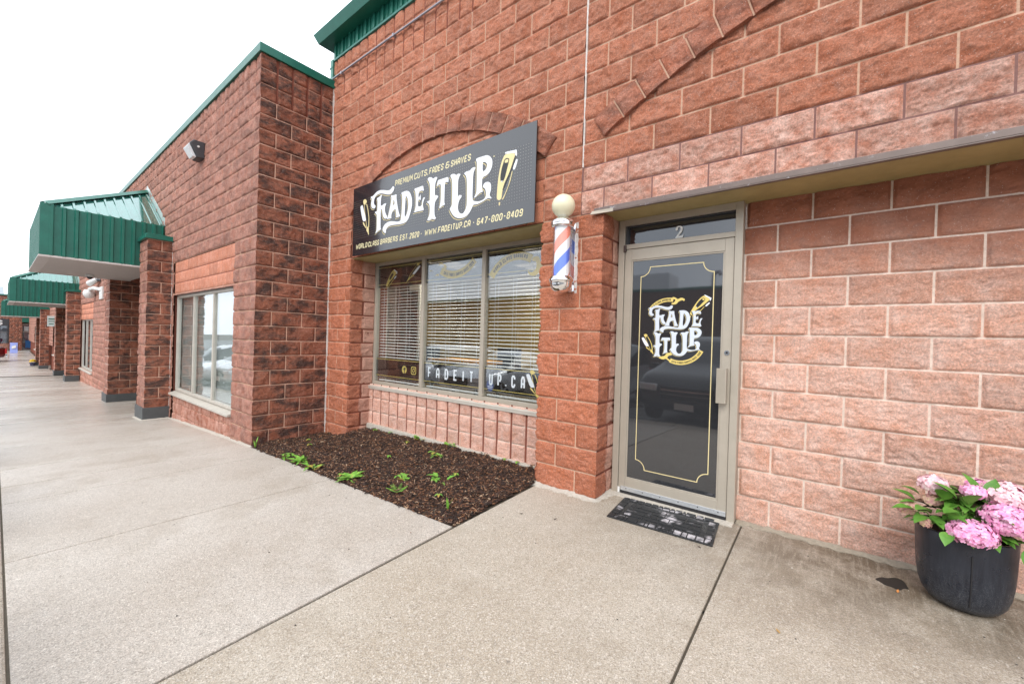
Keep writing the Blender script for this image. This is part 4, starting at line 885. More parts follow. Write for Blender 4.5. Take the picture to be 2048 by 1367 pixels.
# door vinyl: border
yv = YG-.0008
def strk(mb, pts, w, y, closed=False, m=0):
    polystroke(mb, pts+([pts[0]] if closed else []), w, lambda x, z, l: (x, y, z), closed, 0, m)
bx0, bx1, bz0, bz1 = .818, 1.392, .242, 1.96; q_ = .078
def concave(cx, cz, a0, a1): return [(cx+q_*math.cos(R(a0+(a1-a0)*i/7)), cz+q_*math.sin(R(a0+(a1-a0)*i/7))) for i in range(8)]
n_ = .012
pts = [(bx0+q_+n_, bz0)]+[(bx1-q_-n_, bz0)]+concave(bx1, bz0, 180, 90)[0:]+[(bx1, bz0+q_+n_), (bx1, bz1-q_-n_)]+concave(bx1, bz1, 270, 180)+[(bx1-q_-n_, bz1), (bx0+q_+n_, bz1)]+concave(bx0, bz1, 0, -90)+[(bx0, bz1-q_-n_), (bx0, bz0+q_+n_)]+concave(bx0, bz0, 90, 0)
mb = MB(); strk(mb, pts, .0065, yv, True); mb.build('gold_border', GOLD_P, dr)
# logo on the door
BB = dict(F=(.904,1.103,1.413,1.634), A=(1.038,1.149,1.462,1.589), D=(1.003,1.24,1.409,1.589), E=(1.248,1.332,1.46,1.585), I=(.951,1.027,1.207,1.413), T=(1.015,1.09,1.231,1.368), U=(1.086,1.322,1.221,1.421), P=(1.225,1.328,1.294,1.451))
oy = .014  # the logo boxes were measured a little behind the glass plane
lg = MB(); lw = MB()
for kx in LET:
    L = [l for l in ART[kx] if l != 'hole']; ax = [q[0] for l in L for q in l]; az = [q[1] for l in L for q in l]
    x0, x1, z0, z1 = BB[kx]; mnx, mxx, mnz, mxz = min(ax), max(ax), min(az), max(az)
    f = lambda q, a=(x0,x1,z0,z1,mnx,mxx,mnz,mxz): (a[0]+(q[0]-a[4])/(a[5]-a[4])*(a[1]-a[0])-.012, a[2]+(q[1]-a[6])/(a[7]-a[6])*(a[3]-a[2]))
    fs = lambda q, f=f: (f(q)[0]-.006, f(q)[1]-.006); fs2 = lambda q, f=f: (f(q)[0]-.0035, f(q)[1]-.0035)
    fl(lg, ART[kx], yv-.0002, fn=fs); fl(lg, ART[kx], yv-.0006, fn=fs2, m=1); fl(lw, ART[kx], yv-.0012, fn=f)
lg.build('logo_shadow', [GOLD_P, DVIN], dr); lw.build('logo_lettering', mat('logo_white', (.62,.67,.74), .4), dr)
def ribbon(mb, cx, cz, r, a0, a1, w, y, m=0, n=18):
    top = [(cx+(r+w/2)*math.cos(R(a0+(a1-a0)*i/n)), cz+(r+w/2)*math.sin(R(a0+(a1-a0)*i/n))) for i in range(n+1)]
    bot = [(cx+(r-w/2)*math.cos(R(a0+(a1-a0)*i/n)), cz+(r-w/2)*math.sin(R(a0+(a1-a0)*i/n))) for i in range(n+1)]
    flat(mb, [top+bot[::-1]], y, m)
rb = MB()
ribbon(rb, 1.055, 1.50, .178, 150, 78, .032, yv+.0002)
flat(rb, [chaikin([(1.08,1.69),(1.112,1.675),(1.10,1.655),(1.075,1.648),(1.085,1.636),(1.118,1.640),(1.135,1.662),(1.165,1.672),(1.175,1.66),(1.185,1.678),(1.155,1.692),(1.125,1.678),(1.115,1.69),(1.09,1.70)],1)], yv-.0003)
rb2 = rb; rb = MB(); ribbon(rb, 1.155, 1.345, .178, 245, 335, .034, yv+.0002)
flat(rb, [chaikin([(1.085,1.185),(1.055,1.20),(1.07,1.222),(1.095,1.225),(1.09,1.245),(1.055,1.243),(1.035,1.215),(1.0,1.21),(.978,1.222),(.985,1.20),(1.02,1.185),(1.05,1.195),(1.075,1.172)],1)], yv-.0003)
rl = rb.build('logo_ribbon', GOLD, dr); rl2 = rb2.build('logo_ribbon', GOLD, dr)
tb = MB(); arc_text(tb, 'WORLD CLASS BARBERS', yv-.0009, 1.055, 1.50, .170, 147, 84, .016, .0032); tb.build('ribbon_text', DVIN, rl2); tb = MB()
def arc_in(mb, s, y, cx, cz, r, a0, a1, h, st):  # reads left to right along the bottom of a circle
    adv = sum((WID.get(c, 1)+.3) for c in s)-.3; L = abs(R(a1-a0))*r; w = L/adv
    text(mb, s, lambda x, z, l: (cx+(r-z)*math.cos(R(a0)+x/r), y-.0001*(l % 3), cz+(r-z)*math.sin(R(a0)+x/r)), 0, 0, h, w, .3*w, st)
arc_in(tb, 'CUTS-FADES SHAVES SINCE 2020', yv-.0009, 1.155, 1.345, .186, 250, 331, .016, .0032)
tb.build('ribbon_text', DVIN, rl)
mb = MB()
f = lambda q: (1.229+((q[0]+.535)*math.cos(-.42)-(q[1]-2.68)*math.sin(-.42))*.40-.01, 1.555+((q[0]+.535)*math.sin(-.42)+(q[1]-2.68)*math.cos(-.42))*.40)
clipper(mb, yv-.0002, f)
f = lambda q: (.945+((q[0]+2.79)*math.cos(.18)-(q[1]-2.65)*math.sin(.18))*.36-.01, 1.226+((q[0]+2.79)*math.sin(.18)+(q[1]-2.65)*math.cos(.18))*.36)
mt2 = MB(); razor(mt2, yv-.0002, f); mb.build('logo_clipper', [GOLD, DVIN, WVIN], dr); mt2.build('logo_razor', [GOLD, DVIN, WVIN], dr)

# ================================================================ SHOP WINDOW
YW = .395
w = MB(); WX = [-3.26, -2.155, -1.075, .0]; zb, zt = .60, 2.385
w.box(-3.259, -3.215, YW-.01, YW+.06, zb, zt); w.box(-.045, -.001, YW-.01, YW+.06, zb, zt)
w.box(-3.2145, -.0455, YW-.01, YW+.06, 2.345, zt); w.box(-3.2145, -.0455, YW-.01, YW+.06, zb, zb+.045)
for x in WX[1:3]: w.box(x-.028, x+.028, YW-.012, YW+.058, zb+.0455, 2.3445)
win = w.build('window', TRIM, shop, bevel=.002)
s = MB(); s.prism([(-3.30, YW-.075, .56), (-3.30, YW-.075, .578), (-3.30, YW-.01, .602), (-3.30, YW+.05, .602), (-3.30, YW+.05, .56)], (3.298, 0, 0)); s.box(-3.30, -.003, YW-.072, YW-.060, .535, .5595)
s.build('sill', SILLM, win, bevel=.002)
panes = []
for a, b in ((-3.22,-2.18),(-2.13,-1.10),(-1.05,-.04)):
    panes.append(MB().box(a, b, YW+.018, YW+.024, .64, 2.35).build('pane', GLASS, win))
yg = YW+.026   # vinyl sits on the inside of the glass
for a, b in ((-3.215,-2.183),(-2.127,-1.103),(-1.047,-.045)):
    m = MB().box(a, b, yg, yg+.0006, 2.022, 2.345).box(a, b, yg, yg+.0006, .715, .992); m.build('smoked_vinyl', VINYL, win)
    m = MB().box(a, b, yg-.0012, yg-.0006, 2.306, 2.313).box(a, b, yg-.0012, yg-.0006, 2.058, 2.064).box(a, b, yg-.0012, yg-.0006, .972, .979).box(a, b, yg-.0012, yg-.0006, .733, .740); m.build('gold_line', GOLD, win)
yt = yg-.002
mb = MB(); line_text(mb, 'FADEIT', yt, -2.045, -1.225, .785, .137, .021, 0, gapf=1.45); line_text(mb, 'UP', yt, -.975, -.79, .785, .137, .021, 0, gapf=1.2); line_text(mb, '.CA', yt, -.735, -.46, .785, .137, .021, 0, gapf=1.35); mb.build('window_lettering', WVIN, win)
ic = MB(); circ = lambda cx, cz, r, n=24: [(cx+r*math.cos(i*math.tau/n), cz+r*math.sin(i*math.tau/n)) for i in range(n)]
flat(ic, [circ(-2.545,.853,.052)], yt, 0); ic.box(-2.548,-2.532, yt-.0012, yt-.0006, .802, .885, 1); ic.box(-2.566,-2.514, yt-.0022, yt-.0016, .852, .866, 1); ic.box(-2.532,-2.515, yt-.0012, yt-.0006, .870, .886, 1)
rr_ = lambda cx, cz, a, r: [(cx+sx*(a-r)+r*math.cos(R(t_)), cz+sz*(a-r)+r*math.sin(R(t_))) for sx, sz, t0 in ((1,1,0),(-1,1,90),(-1,-1,180),(1,-1,270)) for t_ in range(t0, t0+91, 18)]
flat(ic, [rr_(-2.343,.853,.053,.02), rr_(-2.343,.853,.042,.014)], yt, 0); flat(ic, [circ(-2.343,.853,.027), circ(-2.343,.853,.017)], yt, 0); flat(ic, [circ(-2.316,.880,.006,10)], yt, 0)
ic.build('window_icons', [GOLD, DVIN], win)
sh = MB(); flat(sh, [chaikin([(-.985,.84),(-.93,.84),(-.905,.80),(-.91,.74),(-.945,.71),(-.98,.72),(-1.01,.76),(-1.01,.81)],1)], yt+.0006); sh.box(-.995,-.918, yt-.0001, yt+.0003, .765,.772,1).box(-.99,-.925, yt-.0001, yt+.0003, .745,.750,1); sh.build('security_sticker', [mat('blue_sticker', (.03,.06,.22), .5), WVIN], win)
sc = MB()  # banners
ribbon(sc, -1.60, 2.56, .46, 238, 318, .095, yt, 0); ribbon(sc, -.62, 1.80, .43, 148, 62, .09, yt, 0)
flat(sc, [chaikin([(-1.83,2.12),(-1.87,2.20),(-1.83,2.25),(-1.75,2.24),(-1.74,2.19),(-1.79,2.17),(-1.80,2.26),(-1.86,2.28),(-1.91,2.23),(-1.97,2.17),(-2.06,2.19),(-2.08,2.26),(-2.05,2.15),(-1.98,2.10),(-1.90,2.14),(-1.87,2.10)],1)], yt-.0006)
flat(sc, [chaikin([(-.42,2.16),(-.35,2.14),(-.36,2.06),(-.42,2.03),(-.47,2.06),(-.45,2.01),(-.38,1.99),(-.30,2.03),(-.24,2.08),(-.20,2.06),(-.17,2.12),(-.25,2.16),(-.30,2.13),(-.33,2.2),(-.40,2.2)],1)], yt-.0006)
sc.build('banner', GOLD, win)
mb = MB(); arc_in(mb, 'CUTS-FADES-SHAVES-SINCE 2020', yt-.0012, -1.60, 2.56, .482, 246, 314, .042, .008); arc_text(mb, 'WORLD CLASS BARBERS', yt-.0012, -.62, 1.80, .41, 140, 70, .042, .008); mb.build('banner_text', DVIN, win)
mb = MB()
f = lambda q: (-3.03+((q[0]+.53)*math.cos(-.45)-(q[1]-2.68)*math.sin(-.45))*.66, 2.04+((q[0]+.53)*math.sin(-.45)+(q[1]-2.68)*math.cos(-.45))*.62); clipper(mb, yt, f)
f = lambda q: (-2.55+((q[0]+2.79)*math.cos(-.62)-(q[1]-2.65)*math.sin(-.62))*.62, 2.32-((q[0]+2.79)*math.sin(-.62)+(q[1]-2.65)*math.cos(-.62))*.62+0); 
f2 = lambda q: (-2.33-(((q[0]+2.79)*math.cos(.62)-(q[1]-2.65)*math.sin(.62))*.60)-.28, 2.345-((q[0]+2.79)*math.sin(.62)+(q[1]-2.65)*math.cos(.62))*.60)
razor(mb, yt, lambda q: (-2.53-((q[0]+2.79)*.60)+(q[1]-2.65)*.38, 2.07+(q[1]-2.65)*.50+((q[0]+2.79)*.05)))
razor(mb, yt, lambda q: (-.30+((q[0]+2.79)*.75)+(q[1]-3.1)*-.02, .97+(q[1]-3.1)*.62))
mb.build('tool_pictures', [GOLD, DVIN, WVIN], win)
# blinds inside
SLAT = mat('white_slat', (.84,.84,.83), .4)
lab = ['left shop window pane, over the round icon', 'middle shop window pane', 'right shop window pane, nearest the striped pole']
for (a, b), l in zip(((-3.20,-2.19),(-2.12,-1.11),(-1.04,-.05)), lab):
    bl = thing('window_blind', 'white slatted blind behind the '+l, 'blind', ((a+b)/2, .5, 2.33), 'blinds in the shop window')
    MB().box(a, b, .455, .50, 2.31, 2.345).build('headrail', SLAT, bl, bevel=.002)
    m = MB(); z = .70
    while z < 2.30:
        m.add([(a,.452,z+.004),(b,.452,z+.004),(b,.477,z+.012),(a,.477,z+.012),(b,.502,z+.010),(a,.502,z+.010),
               (a,.452,z+.0015),(b,.452,z+.0015),(b,.477,z+.0095),(a,.477,z+.0095),(b,.502,z+.0075),(a,.502,z+.0075)], [(0,1,2,3),(3,2,4,5),(7,6,9,8),(8,9,11,10),(0,6,7,1),(5,4,10,11)]); z += .0425
    m.build('slats', SLAT, bl)
    MB().box(a, b, .458, .496, .655, .675).build('bottom_rail', SLAT, bl, bevel=.003)
    for k in range(4):
        x = a+.10+(b-a-.2)*k/3; MB().tube([(x,.448,.66),(x,.448,2.32)], .0018, 5).tube([(x,.506,.66),(x,.506,2.32)], .0018, 5).build('ladder_cord', SLAT, bl)
# room behind the window
OCH = metal_mat('ochre_wall', (.46,.33,.13), .8, 0, .08); WW = metal_mat('offwhite_wall', (.55,.53,.48), .8, 0, .05)
room = thing('shop_interior', 'ochre-walled barber room seen through the blinds', 'room', (-2, 2, 0))
MB().box(-5.9, .58, 4.6, 4.7, 0, 2.9).build('back_wall', OCH, room)
MB().box(-6.0, -5.9, .3, 4.7, 0, 2.9).build('end_wall', OCH, room); MB().box(.50, .58, .5, 4.6, 0, 2.9).build('end_wall', WW, room)
MB().box(-5.9, .58, .3, 4.7, -.02, .02).build('floor', mat('tile_floor', (.18,.15,.12), .3), room)
MB().box(-5.9, .58, .62, 4.7, 2.72, 2.8).build('ceiling', WW, room)
MB().box(-5.9, -3.27, .25, .62, 0, 2.8).build('front_partition', WW, room)
MB().box(-4.1, -3.55, 1.05, 1.15, 0, 2.7).box(-5.9, -4.1, 1.9, 2.0, 0, 2.7).build('white_partition', WW, room)
MB().box(-4.75, -4.15, 1.86, 1.9, 0, 2.2).box(-3.56, -3.50, 1.0, 1.2, 0, 2.7).build('dark_doorway', mat('dark_wood', (.035,.022,.016), .5), room)
EM = mat('tube_light', (.9,.9,.85), .5, emit=(1, .93, .78), es=13)
for k, (x, y) in enumerate(((-3.6,2.1),(-2.3,3.4),(-1.4,1.6))):
    l_ = thing('ceiling_light', ['fluorescent ceiling panel at the far left of the barber room', 'fluorescent ceiling panel at the back of the barber room', 'fluorescent ceiling panel nearest the right window pane'][k], 'ceiling light', (x, y, 2.7), 'ceiling lights of the barber room')
    MB().box(x-.32, x+.32, y-.62, y+.62, 2.700, 2.719).build('housing', WHITE, l_); 
    MB().box(x-.27, x-.03, y-.57, y+.57, 2.692, 2.699).box(x+.03, x+.27, y-.57, y+.57, 2.692, 2.699).build('diffuser', EM, l_)
for k, (x, y) in enumerate(((-3.9,1.7),(-2.9,2.9))):
    c_ = thing('barber_chair', ['black barber chair near the white partition inside', 'black barber chair farther back inside the room'][k], 'chair', (x, y, 0), 'barber chairs inside the shop')
    MB().box(x-.28, x+.28, y-.27, y+.27, .50, .62).build('seat', BLACK, c_, bevel=.03); MB().box(x-.28, x+.28, y+.24, y+.34, .60, 1.15).build('backrest', BLACK, c_, bevel=.03)
    MB().lathe([(.0,.02),(.3,.02),(.28,.06),(.06,.09),(.05,.5),(0,.5)], (x, y, 0), 20).build('pedestal', CHROME, c_, smooth=False)
t_ = thing('side_table', 'orange-topped table under the left window pane inside', 'table', (-2.6, 1.6, 0)); MB().box(-3.1, -2.0, 1.3, 1.9, .92, .97).build('tabletop', mat('orange_top', (.75,.33,.03), .5), t_)
for x in (-3.05, -2.05):
    for y in (1.35, 1.85): MB().box(x-.02, x+.02, y-.02, y+.02, 0, .92).build('leg', BLACK, t_)

# ================================================================ BARBER POLE
bp = thing('barber_pole', 'barber pole with cream globe, chrome caps and striped glass cylinder on the pier', 'barber pole', (.30, 0, 2.05))
px, py = .305, -.150
MB().lathe([(0,.098)]+[(.098*math.sin(R(a)), .098*math.cos(R(a))) for a in range(8, 171, 9)], (px, py, 2.452), 40).build('globe', mat('cream_globe', (.74,.70,.50), .35), bp, smooth=True)
MB().lathe([(0,2.372),(.046,2.372),(.050,2.366),(.050,2.352),(.060,2.345),(.078,2.335),(.094,2.322),(.100,2.308),(.101,2.298),(.096,2.288),(.098,2.284),(.090,2.272),(.0,2.272)], (px, py, 0), 48).build('chrome_cap', CHROME, bp, smooth=True)
MB().lathe([(0,1.858),(.084,1.858),(.092,1.850),(.094,1.842),(.102,1.832),(.104,1.822),(.100,1.812),(.094,1.806),(.093,1.79),(.086,1.765),(.072,1.742),(.052,1.727),(.026,1.719),(.0,1.717)], (px, py, 0), 48).build('chrome_dome', CHROME, bp, smooth=True)
stp = mat('barber_stripe', (.8,.8,.8), .3); t = NT(stp)
g_ = t.pos(); s_ = t.sep(g_)
at_ = t.math('ARCTAN2', t.math('SUBTRACT', s_[1], py), t.math('SUBTRACT', s_[0], px))
v = t.math('ADD', t.math('MULTIPLY', at_, -1/math.tau), t.math('MULTIPLY', s_[2], 1/.42)); v = t.math('FRACT', t.math('ADD', v, 20.02))
col = t.ramp(v, [(0, (.85,.85,.87)), (.23, (.92,.30,.22)), (.47, (.85,.85,.87)), (.73, (.12,.22,.80))], 'CONSTANT')
t.l(col, t.b.inputs['Base Color'])
MB().lathe([(.066,1.858),(.066,2.272)], (px, py, 0), 48).build('striped_roll', stp, bp, smooth=True)
MB().lathe([(.078,1.858),(.078,2.272)], (px, py, 0), 48).build('glass_cylinder', glass_mat('clear_tube', (.97,.98,.98), .01), bp, smooth=True)
MB().box(px-.070, px+.050, -.022, -.010, 1.745, 2.335).box(px-.062, px+.042, -.055, -.0225, 1.74, 1.80).box(px-.062, px+.042, -.055, -.0225, 2.28, 2.33).build('back_plate', CHROME, bp, bevel=.002)
MB().box(px+.050, px+.072, -.012, -.001, 1.73, 2.34).build('sealant_edge', SEAL, bp)

# ================================================================ FIXTURES ON THE WALLS
cd = thing('conduit', 'grey electrical conduit running along the top of the scored wall courses', 'conduit', (-3.8, -.03, 5.13))
MB().tube([(-3.87,-.032,5.128),(-1.5,-.030,5.118),(1.5,-.030,5.118),(7.5,-.030,5.118)], .0125, 10).build('pipe', GALV, cd)
for x in (-3.6, -2.35, -1.1, .3):
    MB().box(x-.012, x+.012, -.050, -.004, 5.100, 5.138).build('strap', GALV, cd)
wp = thing('wall_light', 'dark wall-pack lamp with clear lens high on the left unit', 'wall light', (-6.3, YP, 4.3))
m = MB(); x0, x1 = -6.43, -6.16
m.prism([(x0, YP, 4.43),(x0, -1.14, 4.43),(x0, -1.19, 4.37),(x0, -1.09, 4.16),(x0, YP, 4.16)], (x1-x0, 0, 0)); m.build('housing', DARKG, wp, bevel=.012)
m = MB(); m.prism([(x0+.03, -1.192, 4.365),(x0+.03, -1.225, 4.31),(x0+.03, -1.14, 4.165),(x0+.03, -1.095, 4.165)], (x1-x0-.06, 0, 0)); m.build('lens', mat('frosted_lens', (.72,.75,.76), .25), wp, bevel=.006)
m = MB().tube([(x1, -1.08, 4.33),(x1+.015, -1.08, 4.33)], .016, 12); m.build('photocell', WHITE, wp)
dm = thing('dome_camera', 'small white dome camera under the near canopy soffit', 'camera', (-11.3, -1.78, 2.5))
MB().lathe([(0,2.52),(.075,2.52),(.075,2.475),(.06,2.465),(0,2.465)], (-11.3, -1.78, 0), 20).build('base', WHITE, dm, smooth=False)
MB().lathe([(.052,2.466),(.048,2.44),(.03,2.42),(0,2.413)], (-11.3, -1.78, 0), 20).build('dome', BLACK, dm, smooth=True)
flm = thing('flood_light', 'white floodlight head on the wall above the bracket camera', 'light', (-17.2, YP, 2.9))
MB().tube([(-16.7,YP,2.86),(-16.75,-1.07,2.86)], .05, 10).build('arm', DARKG, flm); MB().tube([(-16.75,-1.07,2.88),(-17.45,-1.16,2.78)], [.06,.10], 14).build('head', WHITE, flm)
cm = thing('bracket_camera', 'white bracket camera on the wall below the floodlight', 'camera', (-16.9, YP, 2.5))
MB().box(-16.6, -16.1, YP-.05, YP, 2.22, 2.62).build('mount', WHITE, cm, bevel=.01); MB().tube([(-16.3,-1.0,2.52),(-17.0,-1.12,2.6),(-17.7,-1.14,2.6)], .055, 10).build('arm', WHITE, cm)
MB().lathe([(0,2.58),(.12,2.58),(.16,2.48),(.15,2.40),(.09,2.31),(0,2.29)], (-17.8,-1.14,0), 18).build('dome', WHITE, cm, smooth=True)
ws = thing('hanging_sign', 'small pale sign box high on the far pillar under the second canopy', 'sign', (-32, -1.1, 1.6))
MB().box(-32.2, -32.1, -1.32, -.99, 1.3, 1.88).build('panel', mat('pale_sign', (.55,.62,.60), .5), ws); 
m = MB(); m.box(-32.099, -32.095, -1.28, -1.05, 1.68, 1.74).box(-32.099, -32.095, -1.28, -1.05, 1.56, 1.60).box(-32.099, -32.095, -1.26, -1.08, 1.42, 1.46); m.build('print', GREEN, ws)
# ================================================================ MULCH BED
mulch_m = mat('mulch_soil', (.035,.018,.010), .9); t = NT(mulch_m); p = t.pos()
t.l(t.mix(t.ramp(t.noise(p, 45, 6, .8), [(.3, K0), (.7, K1)]), (.020,.011,.008), (.075,.036,.018)), t.b.inputs['Base Color']); t.l(t.bump(t.noise(p, 60, 6, .85), 1, .03), t.b.inputs['Normal'])
def mz(x, y):
    # surface of the mulch: rises from the paving edge to the wall
    f = min(1, max(0, (y+1.1)/1.4)); e = zg(x)
    back = float(np.interp(x, [-3.87,-3.27,-3.25,-.9,0], [-.15,-.09,-.030,.022,.012]))
    h = e+(back-e)*f+.035*math.sin(min(1, f*2.2)*math.pi)*.6
    if y > 0 and x < -3.26: h = e
    return h-.012
def bed_in(x, y): return (-3.87 < x < .02-.065*y-.0 and mulch_front(x)+.006 < y < (.34 if -3.255 < x < -.0 else 0.0)) and not (x > jx(y)-.006)
N1, N2 = 170, 66; V = []; F = []; rnd = random.Random(3)
P3 = np.array([[(-3.868+(3.955)*i/N1, -1.225+1.575*j/N2, 0) for i in range(N1+1)] for j in range(N2+1)])
NZ = vnoise(P3, .12, 60)*.035+vnoise(P3, .045, 61)*.02
keep = {}
for j in range(N2+1):
    for i in range(N1+1):
        x, y, _ = P3[j, i]
        V.append((x, y, mz(x, y)+NZ[j, i]*min(1, max(0, (y-mulch_front(x))/.12))))
for j in range(N2):
    for i in range(N1):
        cx = -3.868+3.955*(i+.5)/N1; cy = -1.225+1.575*(j+.5)/N2
        if cx < jx(cy)+.0 and cy > mulch_front(cx)-.01 and cy < .35: 
            a = j*(N1+1)+i; F.append((a, a+1, a+N1+2, a+N1+1))
me = D.meshes.new('mulch_soil'); me.from_pydata(V, [], F); me.polygons.foreach_set('use_smooth', [True]*len(F))
meta(link('mulch_soil', me, [mulch_m]), kind='structure')
chip = mat('bark_chip', (.06,.03,.018), .8); t = NT(chip); at = t.n('ShaderNodeAttribute'); at.attribute_name = 'tint'
t.l(t.ramp(at.outputs['Fac'], [(0, (.016,.010,.008)), (.40, (.045,.022,.015)), (.70, (.10,.042,.022)), (.90, (.21,.09,.038)), (1, (.42,.30,.20))]), t.b.inputs['Base Color'])
V = []; F = []; T = []
def hz(x, y): 
    i = min(N1, max(0, int(round((x+3.868)/3.955*N1)))); j = min(N2, max(0, int(round((y+1.225)/1.575*N2))))
    return mz(x, y)+NZ[j, i]*min(1, max(0, (y-mulch_front(x))/.12))
cnt = 0
while cnt < 42000:
    x = rnd.uniform(-3.87, .1); y = rnd.uniform(-1.24, .34)
    if not bed_in(x, y): 
        if not (rnd.random() < .10 and mulch_front(x)-.035 < y < mulch_front(x)+.01 and -3.8 < x < 0): continue
    L = rnd.uniform(.008, .032) if rnd.random() < .9 else rnd.uniform(.03, .065); wd = rnd.uniform(.0015, .006); th = rnd.uniform(.001, .003)
    a = rnd.uniform(0, math.tau); ti = rnd.gauss(0, .28); ax = Vector((math.cos(a)*math.cos(ti), math.sin(a)*math.cos(ti), math.sin(ti)))
    ay = Vector((-math.sin(a), math.cos(a), rnd.gauss(0, .4))).normalized(); az = ax.cross(ay).normalized(); ay = az.cross(ax)
    zc = hz(x, y) if bed_in(x, y) else zg(x)+.003
    c = Vector((x, y, zc+rnd.uniform(.002, .014))); b = len(V)
    for k in (-1, 1):
        for (i, j) in ((-1,-1),(1,-1),(1,1),(-1,1)): V.append(tuple(c+ax*i*L/2*(1 if j > 0 else .85)+ay*j*wd+az*k*th))
    F += [tuple(b+q for q in f) for f in ((4,5,6,7),(0,1,5,4),(1,2,6,5),(2,3,7,6),(3,0,4,7))]; T += [rnd.random()**1.15]*5; cnt += 1
me = D.meshes.new('mulch'); me.from_pydata(V, [], F); at_ = me.attributes.new('tint', 'FLOAT', 'FACE'); at_.data.foreach_set('value', T)
meta(link('mulch', me, [chip]), 'dark brown bark mulch filling the bed under the shop window', 'mulch', kind='stuff')

# ================================================================ PLANTS
def leaf_mat(name, c1, c2, sc=30):
    m = mat(name, c1, .5); t = NT(m); t.l(t.mix(t.ramp(t.noise(t.pos(), sc, 3), [(.35, K0), (.65, K1)]), c1, c2), t.b.inputs['Base Color'])
    t.b.inputs['Subsurface Weight'].default_value = .0; return m
WEED = leaf_mat('weed_leaf', (.10,.27,.035), (.24,.46,.06)); WEEDY = leaf_mat('weed_leaf_yellow', (.35,.40,.06), (.36,.17,.05), 60)
def leaf(mb, base, dirv, L, W, curl=.3, m=0, n=6, lobes=0, up=Vector((0,0,1))):
    d = Vector(dirv).normalized(); s = d.cross(up)
    if s.length < .05: s = Vector((1,0,0))
    s.normalize(); nrm = s.cross(d).normalized(); V = []; F = []
    for i in range(n+1):
        t_ = i/n; w = W*(math.sin(math.pi*min(1, t_**.8*.98+.02)))*(1 if not lobes else (.62+.38*abs(math.sin(t_*lobes*math.pi))))
        if i == n: w = .0005
        c = Vector(base)+d*L*t_+nrm*(-curl*L*t_*t_)+nrm*.0
        V += [c-s*w+nrm*w*.35, c, c+s*w+nrm*w*.35]
    for i in range(n):
        a = 3*i; F += [(a,a+1,a+4,a+3),(a+1,a+2,a+5,a+4)]
    mb.add(V, F, m)
wr = random.Random(11)
weeds = [(-2.484,-.983,'d','broad dandelion weed with two raised leaves at the left front of the mulch'),(-2.80,-1.0,'c','small clump of weed leaves left of the broad dandelion'),(-2.1,-1.03,'c','low weed with a greyish leaf right behind the paving edge'),
 (-1.46,-.98,'d','dense tufted dandelion weed in the middle of the bed front'),(-.99,-.72,'c','spreading toothed weed right of the tufted dandelion'),(-.80,-.93,'f','feathery fern-like weed below the spreading one'),(-.70,-.55,'c','small pale weed right of the spreading toothed weed'),
 (-.14,-.96,'g','upright lance-leaf sprout near the bed corner by the paving joint'),(-3.72,-1.0,'g','thin sprout at the outer corner of the dark wall'),(-3.45,-.45,'s','yellow seedling against the dark side wall'),(-2.98,-.66,'s','tiny yellow seedling behind the broad dandelion'),
 (-2.95,.25,'s','seedling by the wall, nearest the inner pier'),(-2.62,.27,'s','seedling by the footing, second from the inner pier'),(-1.98,.27,'c','leafy sprout leaning on the pale slotted wall'),(-1.45,.28,'c','taller sprout at the slotted wall middle'),
 (-2.03,.10,'s','red-tipped seedling in the back of the mulch'),(-1.36,-.06,'c','small green sprout in the bed centre'),(-.62,.30,'s','bright sprout by the slotted wall, near the right end'),(-.44,.28,'s','last sprout along the slotted wall before the pier'),(-.68,-.36,'s','orange-tipped seedling in the right half of the bed'),(-1.73,-.38,'s','small pale seedling left of centre'),(-.36,-.86,'s','yellow-leaved seedling near the lance-leaf sprout'),(-1.62,-1.0,'s','reddish seedling just left of the tufted dandelion')]
